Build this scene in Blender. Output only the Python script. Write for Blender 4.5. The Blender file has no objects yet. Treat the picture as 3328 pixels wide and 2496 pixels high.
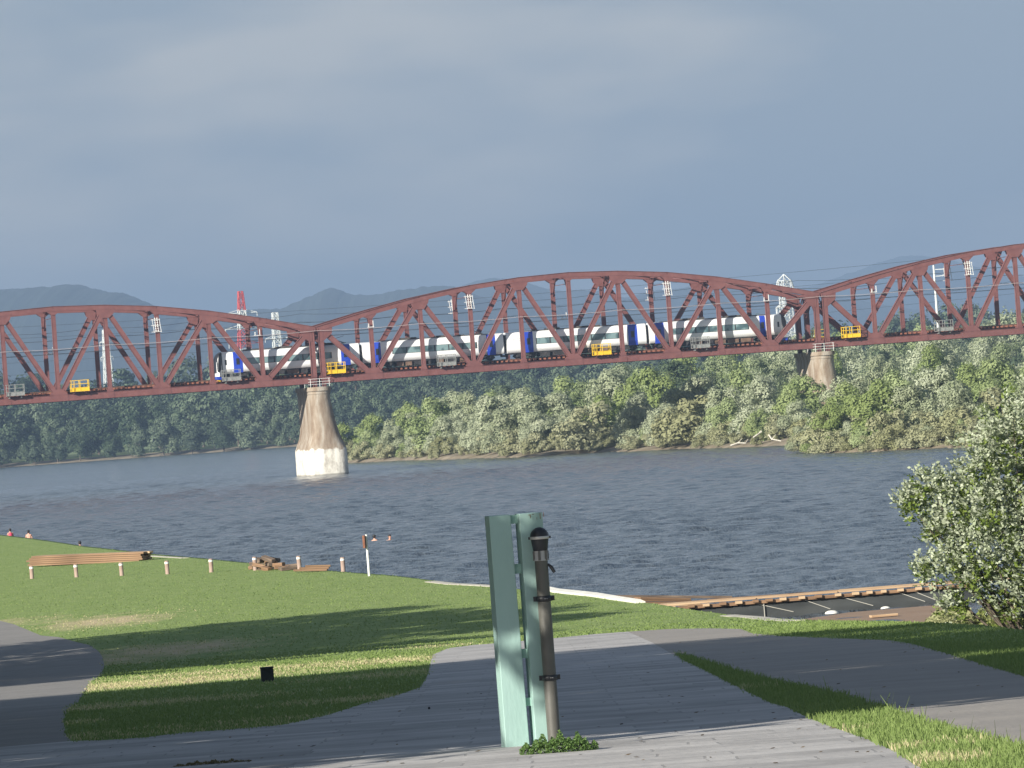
import bpy, bmesh, math, random
import numpy as np
from mathutils import Vector, Matrix, Euler
random.seed(7); rng = np.random.default_rng(7)
scene = bpy.context.scene
col = scene.collection
rad = math.radians

# ------------------------------------------------------------ camera
F, CX, CY = 18000.0, 1664.0, 1248.0        # focal length and centre in pixels of the 3328x2496 photograph
ROLL = rad(4.2); PITCH = math.atan(72 / F); WATER = -7.4
cd = bpy.data.cameras.new('camera'); cam = bpy.data.objects.new('camera', cd); col.objects.link(cam)
cd.sensor_fit = 'HORIZONTAL'; cd.sensor_width = 36.0; cd.lens = 36.0 * F / 3328.0
cd.clip_start = 1.0; cd.clip_end = 60000.0
cam.matrix_world = Matrix.Rotation(math.pi / 2 + PITCH, 4, 'X') @ Matrix.Rotation(-ROLL, 4, 'Z')
scene.camera = cam

# ------------------------------------------------------------ sky and sun
LD = Vector((0.67, 0.74, 0)).normalized()      # ground direction in which the light travels
ELEV = rad(21)
w = bpy.data.worlds.new('World'); scene.world = w; w.use_nodes = True
nt = w.node_tree; nt.nodes.clear(); N = nt.nodes.new; K = nt.links.new
out = N('ShaderNodeOutputWorld'); bg = N('ShaderNodeBackground'); bg.inputs[1].default_value = 0.055
sky = N('ShaderNodeTexSky'); sky.sky_type = 'NISHITA'; sky.sun_disc = False
sky.sun_elevation = ELEV; sky.sun_rotation = math.atan2(-LD.x, -LD.y)
tc = N('ShaderNodeTexCoord'); sep = N('ShaderNodeSeparateXYZ'); K(tc.outputs['Generated'], sep.inputs[0])
mp = N('ShaderNodeMapping'); mp.inputs['Scale'].default_value = (9, 9, 30); mp.inputs['Rotation'].default_value = (0.0, rad(-6), 0); K(tc.outputs['Generated'], mp.inputs[0])
nz = N('ShaderNodeTexNoise'); nz.inputs['Scale'].default_value = 0.9; nz.inputs['Detail'].default_value = 4; nz.inputs['Roughness'].default_value = 0.5
K(mp.outputs[0], nz.inputs['Vector'])
cr = N('ShaderNodeValToRGB'); K(nz.outputs[0], cr.inputs[0])
cr.color_ramp.elements[0].position = 0.43; cr.color_ramp.elements[0].color = (3.60, 4.22, 4.90, 1)
cr.color_ramp.elements[1].position = 0.57; cr.color_ramp.elements[1].color = (5.95, 6.0, 5.9, 1)
mr = N('ShaderNodeMapRange'); mr.inputs[1].default_value = 0.09; mr.inputs[2].default_value = 0.30
mr.inputs[3].default_value = 0.95; mr.inputs[4].default_value = 0.12; K(sep.outputs[2], mr.inputs[0])
mx = N('ShaderNodeMixRGB'); K(mr.outputs[0], mx.inputs[0]); K(sky.outputs[0], mx.inputs[1]); K(cr.outputs[0], mx.inputs[2])
K(mx.outputs[0], bg.inputs[0]); K(bg.outputs[0], out.inputs[0])
sd = bpy.data.lights.new('sun', 'SUN'); sun = bpy.data.objects.new('sun', sd); col.objects.link(sun)
sd.energy = 5.0; sd.angle = rad(0.5); sd.color = (1.0, 0.95, 0.85)
ldir = Vector((LD.x * math.cos(ELEV), LD.y * math.cos(ELEV), -math.sin(ELEV)))
sun.rotation_euler = ldir.to_track_quat('-Z', 'Y').to_euler()
vs = scene.view_settings; vs.view_transform = 'Standard'; vs.look = 'None'; vs.gamma = 1.0; vs.exposure = 0.88
scene.cycles.volume_bounces = 0; scene.cycles.volume_max_steps = 64

# ------------------------------------------------------------ helpers
def ray(px, py):
    cx = (px - CX) / F; cz = -(py - CY) / F
    x = cx * math.cos(ROLL) + cz * math.sin(ROLL); z = -cx * math.sin(ROLL) + cz * math.cos(ROLL)
    y2 = math.cos(PITCH) - z * math.sin(PITCH); z2 = math.sin(PITCH) + z * math.cos(PITCH)
    return x / y2, z2 / y2
def prof(Y):                                  # height of the near ground: a slope, then the flat river meadow
    return -1.37 - .0327 * Y if Y < 160 else -6.602
def ground(px, py):
    x, s = ray(px, py); lo, hi = 10., 3000.
    for _ in range(50):
        m = (lo + hi) / 2
        if prof(m) < s * m: lo = m
        else: hi = m
    return Vector((x * lo, lo, prof(lo)))
def dist(px, py, Y):
    x, s = ray(px, py); return Vector((x * Y, Y, s * Y))
def onz(px, py, z):
    x, s = ray(px, py); Y = z / s; return Vector((x * Y, Y, z))

def tag(o, label=None, cat=None, group=None, kind=None):
    if label: o['label'] = label
    if cat: o['category'] = cat
    if group: o['group'] = group
    if kind: o['kind'] = kind
    return o
def empty(name, loc, rz=0.0, label=None, cat=None, group=None):
    o = bpy.data.objects.new(name, None); col.objects.link(o); o.location = loc; o.rotation_euler = (0, 0, rz)
    o.empty_display_size = 0.3
    return tag(o, label, cat, group)
def copy_tree(o, parent=None):
    c = o.copy(); col.objects.link(c)
    if parent is not None: c.parent = parent
    for ch in list(o.children): copy_tree(ch, c)
    return c

class MB:
    def __init__(s): s.v = []; s.f = []; s.m = []; s.mats = []; s.sm = []
    def mi(s, mat):
        if mat not in s.mats: s.mats.append(mat)
        return s.mats.index(mat)
    def add(s, vs, fs, mat, smooth=False):
        b = len(s.v); s.v += [tuple(v) for v in vs]; k = s.mi(mat)
        for f in fs: s.f.append([b + i for i in f]); s.m.append(k); s.sm.append(smooth)
        return s
    def box(s, c, d, mat, R=None):
        c = Vector(c); h = Vector(d) / 2; vs = []
        for x in (-1, 1):
            for y in (-1, 1):
                for z in (-1, 1):
                    p = Vector((x * h.x, y * h.y, z * h.z))
                    if R is not None: p = R @ p
                    vs.append(c + p)
        return s.add(vs, [(0, 1, 3, 2), (4, 6, 7, 5), (0, 4, 5, 1), (2, 3, 7, 6), (0, 2, 6, 4), (1, 5, 7, 3)], mat)
    def beam(s, p, q, a, b, mat, up=(0, 1, 0)):     # a = width across `up`, b = width along `up`
        p = Vector(p); q = Vector(q); d = (q - p); L = d.length; d.normalize(); u = Vector(up)
        u = (u - d * u.dot(d)).normalized(); t = d.cross(u)
        R = Matrix((d, t, u)).transposed()
        return s.box((p + q) / 2, (L, a, b), mat, R)
    def tube(s, pts, r, mat, n=8, cap=True, smooth=True):
        pts = [Vector(p) for p in pts]; rs = r if isinstance(r, (list, tuple)) else [r] * len(pts); vs = []
        for i, p in enumerate(pts):
            d = (pts[min(i + 1, len(pts) - 1)] - pts[max(i - 1, 0)]).normalized()
            a = d.cross(Vector((0, 0, 1)) if abs(d.z) < .9 else Vector((1, 0, 0))).normalized(); b = d.cross(a)
            for k in range(n):
                t = 2 * math.pi * k / n; vs.append(p + (a * math.cos(t) + b * math.sin(t)) * rs[i])
        fs = [(i * n + k, i * n + (k + 1) % n, (i + 1) * n + (k + 1) % n, (i + 1) * n + k) for i in range(len(pts) - 1) for k in range(n)]
        s.add(vs, fs, mat, smooth)
        if cap:
            s.add(vs[:n], [tuple(range(n))], mat); s.add(vs[-n:], [tuple(range(n))], mat)
        return s
    def lathe(s, prof_, mat, c=(0, 0, 0), n=20, smooth=True):
        vs = []; c = Vector(c)
        for r, z in prof_:
            for k in range(n):
                t = 2 * math.pi * k / n; vs.append(c + Vector((r * math.cos(t), r * math.sin(t), z)))
        m = len(prof_)
        fs = [(i * n + k, i * n + (k + 1) % n, (i + 1) * n + (k + 1) % n, (i + 1) * n + k) for i in range(m - 1) for k in range(n)]
        s.add(vs, fs, mat, smooth)
        return s
    def plate(s, poly, y0, y1, mat):                 # polygon in (x, z), thickness y0..y1
        n = len(poly); vs = [(x, y0, z) for x, z in poly] + [(x, y1, z) for x, z in poly]
        fs = [tuple(range(n)), tuple(range(2 * n - 1, n - 1, -1))] + [(i, (i + 1) % n, n + (i + 1) % n, n + i) for i in range(n)]
        return s.add(vs, fs, mat)
    def loft(s, secs, mat, cap=True, smooth=True, closed=True):
        n = len(secs[0]); vs = [p for sec in secs for p in sec]
        rngk = range(n) if closed else range(n - 1)
        fs = [(i * n + k, i * n + (k + 1) % n, (i + 1) * n + (k + 1) % n, (i + 1) * n + k) for i in range(len(secs) - 1) for k in rngk]
        s.add(vs, fs, mat, smooth)
        if cap: s.add(secs[0], [tuple(range(n))], mat); s.add(secs[-1], [tuple(range(n))], mat)
        return s
    def build(s, name, parent=None, loc=None, bevel=0):
        me = bpy.data.meshes.new(name); me.from_pydata(s.v, [], s.f)
        for m in s.mats: me.materials.append(m)
        me.polygons.foreach_set('material_index', s.m); me.polygons.foreach_set('use_smooth', s.sm); me.update()
        bm = bmesh.new(); bm.from_mesh(me); bmesh.ops.recalc_face_normals(bm, faces=bm.faces); bm.to_mesh(me); bm.free()
        o = bpy.data.objects.new(name, me); col.objects.link(o)
        if parent is not None: o.parent = parent
        if loc is not None: o.location = loc
        if bevel:
            b = o.modifiers.new('bevel', 'BEVEL'); b.width = bevel; b.segments = 2; b.limit_method = 'ANGLE'
        return o

def mat(name, c1, c2=None, rough=.7, scale=4.0, detail=4, bump=0.0, bscale=None, metal=0.0, stretch=(1, 1, 1), spec=0.5, lo=.35, hi=.65, coat=0):
    m = bpy.data.materials.new(name); m.use_nodes = True; t = m.node_tree; n = t.nodes; p = n['Principled BSDF']
    p.inputs['Roughness'].default_value = rough; p.inputs['Metallic'].default_value = metal
    p.inputs['Specular IOR Level'].default_value = spec
    if coat: p.inputs['Coat Weight'].default_value = coat
    tcn = n.new('ShaderNodeTexCoord'); mpn = n.new('ShaderNodeMapping'); mpn.inputs['Scale'].default_value = stretch
    t.links.new(tcn.outputs['Object'], mpn.inputs[0])
    if c2 is not None:
        a = n.new('ShaderNodeTexNoise'); a.inputs['Scale'].default_value = scale; a.inputs['Detail'].default_value = detail
        t.links.new(mpn.outputs[0], a.inputs['Vector'])
        r = n.new('ShaderNodeValToRGB'); r.color_ramp.elements[0].position = lo; r.color_ramp.elements[1].position = hi
        r.color_ramp.elements[0].color = (*c1, 1); r.color_ramp.elements[1].color = (*c2, 1)
        t.links.new(a.outputs[0], r.inputs[0]); t.links.new(r.outputs[0], p.inputs['Base Color'])
    else: p.inputs['Base Color'].default_value = (*c1, 1)
    if bump:
        b = n.new('ShaderNodeTexNoise'); b.inputs['Scale'].default_value = bscale or scale * 4; b.inputs['Detail'].default_value = 4
        t.links.new(mpn.outputs[0], b.inputs['Vector'])
        bn = n.new('ShaderNodeBump'); bn.inputs['Strength'].default_value = bump; bn.inputs['Distance'].default_value = .05
        t.links.new(b.outputs[0], bn.inputs['Height']); t.links.new(bn.outputs[0], p.inputs['Normal'])
    return m

RED = mat('red_oxide_paint', (.165, .064, .060), (.205, .084, .077), .55, 1.2, 5)
REDD = mat('red_oxide_paint_weathered', (.125, .048, .046), (.17, .067, .062), .6, 3, 5)
RUST = mat('rusty_sleeper', (.14, .045, .028), (.30, .115, .065), .85, 2.5, 3)
RAIL = mat('rail_steel', (.10, .055, .04), (.16, .09, .06), .5, 3)
DARK = mat('dark_underframe', (.018, .018, .02), (.05, .045, .045), .7, 2)
BROWNBOX = mat('brown_underframe', (.12, .07, .045), (.2, .13, .09), .8, 2)
WHITE = mat('white_car_paint', (.84, .86, .87), (.90, .90, .89), .28, .6, 2, coat=.3)
BLUE = mat('blue_car_paint', (.018, .055, .44), (.028, .075, .52), .35, .8, 2, coat=.3)
GLASS = mat('tinted_window_glass', (.07, .125, .135), (.20, .30, .31), .12, .9, 1, spec=.8, lo=.42, hi=.55)
BLACKG = mat('black_windscreen', (.012, .013, .016), (.02, .02, .025), .38, 1, spec=.7)
ROOF = mat('roof_equipment', (.05, .045, .04), (.11, .10, .09), .7, 3)
GREY = mat('grey_steel', (.20, .21, .20), (.31, .31, .30), .5, 6)
YEL = mat('yellow_paint', (.80, .50, .02), (.86, .56, .03), .5, 3)
WHT = mat('white_paint', (.72, .72, .70), (.82, .82, .80), .5, 5)
CABLE = mat('dark_cable', (.05, .055, .06), None, .5)
CABLEL = mat('pale_cable', (.5, .45, .45), None, .5)

# ------------------------------------------------------------ water
def water_mat():
    m = bpy.data.materials.new('river_water'); m.use_nodes = True; t = m.node_tree; n = t.nodes; L = t.links.new; p = n['Principled BSDF']
    p.inputs['Base Color'].default_value = (.080, .098, .118, 1); p.inputs['Roughness'].default_value = .22; p.inputs['IOR'].default_value = 1.33
    tcn = n.new('ShaderNodeTexCoord')
    def noise(sx, sy, sc, det, rough=.55):
        mpn = n.new('ShaderNodeMapping'); mpn.inputs['Scale'].default_value = (sx, sy, 1); mpn.inputs['Rotation'].default_value = (0, 0, rad(3)); L(tcn.outputs['Object'], mpn.inputs[0])
        a = n.new('ShaderNodeTexNoise'); a.inputs['Scale'].default_value = sc; a.inputs['Detail'].default_value = det; a.inputs['Roughness'].default_value = rough
        L(mpn.outputs[0], a.inputs['Vector']); return a.outputs[0]
    a = noise(1.0, .22, .9, 6, .62); b = noise(1.0, .30, 3.2, 4); c = noise(.04, .012, 1, 4)
    ad = n.new('ShaderNodeMath'); ad.operation = 'MULTIPLY_ADD'; L(b, ad.inputs[0]); ad.inputs[1].default_value = .45; L(a, ad.inputs[2])
    bn = n.new('ShaderNodeBump'); bn.inputs['Strength'].default_value = 1.0; bn.inputs['Distance'].default_value = .5
    L(ad.outputs[0], bn.inputs['Height']); L(bn.outputs[0], p.inputs['Normal'])
    r = n.new('ShaderNodeMapRange'); L(c, r.inputs[0]); r.inputs[1].default_value = .3; r.inputs[2].default_value = .7; r.inputs[3].default_value = .12; r.inputs[4].default_value = .17
    L(r.outputs[0], p.inputs['Roughness'])
    return m
WATERM = water_mat()
def river():
    us = np.concatenate([[-6, -2, -.8], np.linspace(-.2, .2, 800), [.8, 2, 6]]); Ys = np.concatenate([[1, 40], np.geomspace(120, 900, 1300), [1200, 1700, 2500, 4200]])
    U, Y = np.meshgrid(us, Ys, indexing='ij'); X = U * Y; dY = np.gradient(Ys)[None, :] * np.ones_like(U); Z = np.zeros_like(X); r = np.random.default_rng(2)
    env = .9 + .1 * np.sin(X * .045 + 1.3 * np.sin(Y * .011)) * np.sin(Y * .017 + X * .02)
    for _ in range(64):
        lam = .7 * (3.6 / .7) ** r.random(); a = r.normal(0, .55) + rad(100); k = 2 * math.pi / lam; dmp = np.clip((lam / (dY * max(.25, abs(math.sin(a)))) - 1.6) / 1.6, 0, 1)
        Z += dmp * lam * .0062 * np.sin(k * (X * math.cos(a) + Y * math.sin(a)) + r.uniform(0, 6.28))
    Z *= env; Z[:3] = 0; Z[-3:] = 0; Z[:, :3] = 0; Z[:, -5:] = 0
    n, m = X.shape; V = np.stack([X, Y, WATER + Z], 2).reshape(-1, 3); i = np.arange(n - 1)[:, None] * m + np.arange(m - 1)[None, :]; Fq = np.stack([i, i + m, i + m + 1, i + 1], 2).reshape(-1, 4)
    me = bpy.data.meshes.new('river_water'); me.vertices.add(len(V)); me.vertices.foreach_set('co', V.reshape(-1).astype(np.float32)); me.loops.add(Fq.size); me.loops.foreach_set('vertex_index', Fq.reshape(-1).astype(np.int32))
    me.polygons.add(len(Fq)); me.polygons.foreach_set('loop_start', np.arange(0, Fq.size, 4, dtype=np.int32)); me.polygons.foreach_set('loop_total', np.full(len(Fq), 4, dtype=np.int32)); me.polygons.foreach_set('use_smooth', np.ones(len(Fq), bool)); me.materials.append(WATERM); me.update(calc_edges=True)
    o = bpy.data.objects.new('river_water', me); col.objects.link(o); return o
tag(river(), 'wide blue grey river ruffled by wind', 'river', kind='structure')

# ------------------------------------------------------------ near ground
GRASSG = mat('lawn_soil', (.060, .105, .028), (.095, .145, .040), .95, .55, 6, bump=.5, bscale=14)
def lawn_mat():
    m = bpy.data.materials.new('lawn'); m.use_nodes = True; t = m.node_tree; n = t.nodes; L = t.links.new; p = n['Principled BSDF']
    p.inputs['Roughness'].default_value = .95; p.inputs['Specular IOR Level'].default_value = .15
    tcn = n.new('ShaderNodeTexCoord')
    def noise(sc, det, st=(1, 1, 1), ro=.5):
        mpn = n.new('ShaderNodeMapping'); mpn.inputs['Scale'].default_value = st; L(tcn.outputs['Object'], mpn.inputs[0])
        a = n.new('ShaderNodeTexNoise'); a.inputs['Scale'].default_value = sc; a.inputs['Detail'].default_value = det; a.inputs['Roughness'].default_value = ro
        L(mpn.outputs[0], a.inputs['Vector']); return a.outputs[0]
    r1 = n.new('ShaderNodeValToRGB'); r1.color_ramp.elements[0].color = (.195, .275, .080, 1); r1.color_ramp.elements[1].color = (.27, .34, .125, 1)
    r1.color_ramp.elements[0].position = .35; r1.color_ramp.elements[1].position = .65; L(noise(2.2, 8, (1, .35, 1), .7), r1.inputs[0])
    at = n.new('ShaderNodeAttribute'); at.attribute_name = 'dry'
    ns = noise(1.1, 6, (1, .35, 1), .65)
    ad = n.new('ShaderNodeMath'); ad.operation = 'MULTIPLY_ADD'; L(ns, ad.inputs[0]); ad.inputs[1].default_value = .9; L(at.outputs['Fac'], ad.inputs[2])
    rm = n.new('ShaderNodeMapRange'); L(ad.outputs[0], rm.inputs[0]); rm.inputs[1].default_value = .62; rm.inputs[2].default_value = 1.05
    mxn = n.new('ShaderNodeMixRGB'); L(rm.outputs[0], mxn.inputs[0]); L(r1.outputs[0], mxn.inputs[1]); mxn.inputs[2].default_value = (.52, .43, .26, 1)
    L(mxn.outputs[0], p.inputs['Base Color'])
    bn = n.new('ShaderNodeBump'); bn.inputs['Strength'].default_value = .6; bn.inputs['Distance'].default_value = .08
    L(noise(12, 4, (1, .5, 1)), bn.inputs['Height']); L(bn.outputs[0], p.inputs['Normal'])
    return m
LAWN = lawn_mat()
# the shoreline of the near bank, as points of the photograph laid on the meadow
shore_px = [(-900, 1128), (-300, 1143), (0, 1155), (90, 1166), (175, 1179), (320, 1196), (500, 1212), (620, 1224), (740, 1235), (850, 1243), (960, 1257), (1060, 1268), (1200, 1278), (1300, 1291), (1400, 1302), (1500, 1318), (1600, 1331), (1680, 1338), (1800, 1341), (2000, 1345), (2100, 1349), (2212, 1362), (2400, 1378), (2900, 1405)]
shore = []
for a, b in shore_px:
    p = ground(a * 1.5045, b * 1.5045); shore.append(p)
shu = [p.x / p.y for p in shore]; shY = [p.y for p in shore]
def Yshore(u): return float(np.interp(u, shu, shY))
# dry grass patches: (px, py, rx m, ry m, strength) in photograph pixels
dry_spots = [(340, 2020, 2.6, 7, .6), (40, 2020, 2.5, 5, .4), (400, 2140, 2.5, 6, .5), (560, 2110, 3.0, 6, .6), (430, 2225, 3.4, 5.5, .80), (640, 2190, 2.5, 5, .4), (300, 2240, 1.2, 4, .45), (420, 2290, 2.5, 3, .45), (900, 2170, 3, 5, .42), (1250, 2150, 2.5, 6, .48), (1300, 2190, 2.0, 4, .35), (1200, 2270, 1.5, 2, .42), (900, 2340, 2.5, 1.6, .22), (500, 2385, 3.0, 1.4, .2), (1420, 2100, 1.5, 4, .4),
             (3060, 2480, .28, .8, .60), (2930, 2440, .25, .6, .45), (3150, 2420, .2, .6, .3), (2760, 2380, .2, .4, .35), (2420, 2240, .3, 1, .3), (230, 2350, .5, 1.5, .4), (240, 2395, .6, 1, .4)]
dspots = [(ground(a, b), c, d, e) for a, b, c, d, e in dry_spots]
def dryness(X, Y):
    r = np.zeros_like(X)
    for p, rx, ry, s in dspots: r = np.maximum(r, s * np.exp(-(((X - p.x) / rx) ** 2 + ((Y - p.y) / ry) ** 2)))
    return r
def near_ground():
    us = np.concatenate([np.linspace(-.6, -.2, 12)[:-1], np.linspace(-.2, .2, 150), np.linspace(.2, .6, 12)[1:]])
    fr = np.concatenate([np.geomspace(12, 160, 90) , np.linspace(0, 1, 60)[1:]])
    V = []; D = []
    for u in us:
        Ys = Yshore(max(min(u, shu[-1]), shu[0])) * 1.0
        Ys_ = Ys
        if Ys > 165:
            col_Y = np.concatenate([np.geomspace(12, 160, 90), 160 + (Ys_ - 160) * np.linspace(0, 1, 50)[1:]])
        else:
            col_Y = np.concatenate([np.geomspace(12, Ys_ * .9, 90), np.linspace(Ys_ * .9, Ys_, 50)[1:]])
        for Y in col_Y: V.append((u * Y, Y, prof(Y)))
        Ye = col_Y[-1]; z = prof(Ye)
        V.append((u * (Ye + .25), Ye + .25, z - .12)); V.append((u * (Ye + 1.0), Ye + 1.0, z - .8)); V.append((u * (Ye + 4.5), Ye + 4.5, -9.0))
    n = 142; m = len(us)
    Fs = [(i * n + k, (i + 1) * n + k, (i + 1) * n + k + 1, i * n + k + 1) for i in range(m - 1) for k in range(n - 1)]
    me = bpy.data.meshes.new('lawn'); me.from_pydata(V, [], Fs); me.materials.append(LAWN)
    A = np.array(V); a = me.attributes.new('dry', 'FLOAT', 'POINT'); a.data.foreach_set('value', dryness(A[:, 0], A[:, 1]).astype(np.float32))
    me.polygons.foreach_set('use_smooth', [True] * len(Fs))
    o = bpy.data.objects.new('lawn', me); col.objects.link(o)
    return tag(o, 'green riverside lawn with dry yellow patches', 'lawn', kind='structure')
near_ground()
# ground sheet below everything, to the horizon
mb = MB(); mb.add([(-9000, -400, -10), (9000, -400, -10), (9000, 16000, -10), (-9000, 16000, -10)], [(0, 1, 2, 3)], GRASSG)
tag(mb.build('ground'), kind='structure')

# ------------------------------------------------------------ paving
def paving_mat(name, base, lo_, cell, crack):
    m = bpy.data.materials.new(name); m.use_nodes = True; t = m.node_tree; n = t.nodes; L = t.links.new; p = n['Principled BSDF']
    p.inputs['Roughness'].default_value = .85
    tcn = n.new('ShaderNodeTexCoord')
    nz_ = n.new('ShaderNodeTexNoise'); nz_.inputs['Scale'].default_value = 1.3; L(tcn.outputs['Object'], nz_.inputs['Vector'])
    mm = n.new('ShaderNodeVectorMath'); mm.operation = 'MULTIPLY_ADD'; L(nz_.outputs['Color'], mm.inputs[0]); mm.inputs[1].default_value = (.10, .10, 0); L(tcn.outputs['Object'], mm.inputs[2])
    v1 = n.new('ShaderNodeTexBrick'); v1.inputs['Scale'].default_value = cell; v1.inputs['Color1'].default_value = (0, 0, 0, 1); v1.inputs['Color2'].default_value = (1, 1, 1, 1); v1.inputs['Mortar'].default_value = (.5, .5, .5, 1)
    v1.inputs['Mortar Size'].default_value = .012; v1.inputs['Mortar Smooth'].default_value = .2; v1.inputs['Brick Width'].default_value = 1.5; v1.inputs['Row Height'].default_value = .62; v1.offset = .37; v1.squash = 1.35; v1.squash_frequency = 3; L(mm.outputs[0], v1.inputs['Vector']); v2 = v1
    n2 = n.new('ShaderNodeTexNoise'); n2.inputs['Scale'].default_value = .8; n2.inputs['Detail'].default_value = 8; n2.inputs['Roughness'].default_value = .65; L(tcn.outputs['Object'], n2.inputs['Vector'])
    sepc = n.new('ShaderNodeSeparateColor'); L(v2.outputs['Color'], sepc.inputs[0])
    ma = n.new('ShaderNodeMath'); ma.operation = 'MULTIPLY_ADD'; L(sepc.outputs[0], ma.inputs[0]); ma.inputs[1].default_value = .34 * crack; L(n2.outputs[0], ma.inputs[2])
    r = n.new('ShaderNodeValToRGB'); r.color_ramp.elements[0].position = .30; r.color_ramp.elements[1].position = .85
    r.color_ramp.elements[0].color = (*lo_, 1); r.color_ramp.elements[1].color = (*base, 1); L(ma.outputs[0], r.inputs[0])
    e = n.new('ShaderNodeMapRange'); L(v1.outputs['Fac'], e.inputs[0]); e.inputs[1].default_value = 0.0; e.inputs[2].default_value = 1; e.inputs[3].default_value = 1; e.inputs[4].default_value = 1 - .3 * crack
    mu = n.new('ShaderNodeMixRGB'); mu.blend_type = 'MULTIPLY'; mu.inputs[0].default_value = 1; L(r.outputs[0], mu.inputs[1]); L(e.outputs[0], mu.inputs[2])
    L(mu.outputs[0], p.inputs['Base Color'])
    bn = n.new('ShaderNodeBump'); bn.inputs['Strength'].default_value = .5; bn.inputs['Distance'].default_value = .03
    ad = n.new('ShaderNodeMath'); ad.operation = 'MULTIPLY_ADD'; L(v1.outputs['Fac'], ad.inputs[0]); ad.inputs[1].default_value = -.4 * crack
    n3 = n.new('ShaderNodeTexNoise'); n3.inputs['Scale'].default_value = 9; n3.inputs['Detail'].default_value = 5; L(tcn.outputs['Object'], n3.inputs['Vector']); L(n3.outputs[0], ad.inputs[2])
    L(ad.outputs[0], bn.inputs['Height']); L(bn.outputs[0], p.inputs['Normal'])
    return m
FLAG = paving_mat('stone_flags', (.50, .48, .465), (.24, .23, .225), 1.0, 1.0)
CONC = paving_mat('beige_path_surface', (.37, .335, .30), (.26, .24, .22), .8, .12)
ASPH = paving_mat('grey_asphalt', (.30, .28, .26), (.20, .19, .18), .8, .12)
def sheet(name, pts, m, lift, label, wob=.0):
    P = [ground(*p) for p in pts]
    bm = bmesh.new(); vs_ = [bm.verts.new((p.x, p.y, 0)) for p in P]; bm.faces.new(vs_)
    bmesh.ops.bisect_plane(bm, geom=bm.verts[:] + bm.edges[:] + bm.faces[:], plane_co=(0, 160, 0), plane_no=(0, 1, 0))
    bmesh.ops.triangulate(bm, faces=bm.faces)
    for v in bm.verts: v.co.z = prof(v.co.y) + lift
    bmesh.ops.recalc_face_normals(bm, faces=bm.faces)
    me = bpy.data.meshes.new(name); bm.to_mesh(me); bm.free(); me.materials.append(m)
    if me.polygons[0].normal.z < 0: me.flip_normals()
    o = bpy.data.objects.new(name, me); col.objects.link(o); return tag(o, label, 'path', kind='structure')
asph_px = [(-1500, 1965), (-500, 1990), (0, 2018), (47, 2030), (133, 2066), (190, 2071), (240, 2085), (294, 2098), (320, 2117), (335, 2139), (339, 2165), (329, 2196), (297, 2218), (272, 2253), (253, 2285), (218, 2304), (206, 2348), (215, 2390), (235, 2412), (0, 2432), (-1500, 2560)]
plaza_px = [(-1500, 2559), (0, 2431), (235, 2411), (345, 2408), (475, 2399), (601, 2383), (700, 2377), (916, 2359), (1067, 2326), (1186, 2288), (1294, 2261), (1364, 2237), (1391, 2194), (1397, 2162), (1407, 2129), (1456, 2108), (1542, 2097), (1613, 2092), (1802, 2075), (1932, 2062), (2040, 2054), (2120, 2090), (2215, 2145), (2276, 2173), (2353, 2212), (2445, 2258), (2506, 2288), (2557, 2301), (2633, 2339), (2715, 2370), (2812, 2403), (2914, 2449), (2975, 2492), (3250, 2620), (3900, 2900), (3900, 3600), (-1500, 3600)]
path_px = [(2040, 2054), (2175, 2045), (2299, 2043), (2407, 2045), (2447, 2060), (2557, 2069), (2710, 2075), (2888, 2082), (2965, 2094), (3067, 2122), (3169, 2153), (3245, 2176), (3328, 2199), (3500, 2260), (3900, 2400), (3900, 2680), (3600, 2550), (3328, 2432), (3220, 2404), (3092, 2372), (2965, 2334), (2863, 2300), (2735, 2261), (2659, 2243), (2557, 2223), (2455, 2200), (2353, 2167), (2251, 2136), (2200, 2124), (2215, 2145), (2120, 2090)]
sheet('asphalt_path', asph_px, ASPH, .008, 'grey asphalt path curving in from the left')
sheet('stone_paving', plaza_px, FLAG, .010, 'large grey stone paving in the foreground')
sheet('beige_path', path_px, CONC, .008, 'smooth beige path curving off to the right')

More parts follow.
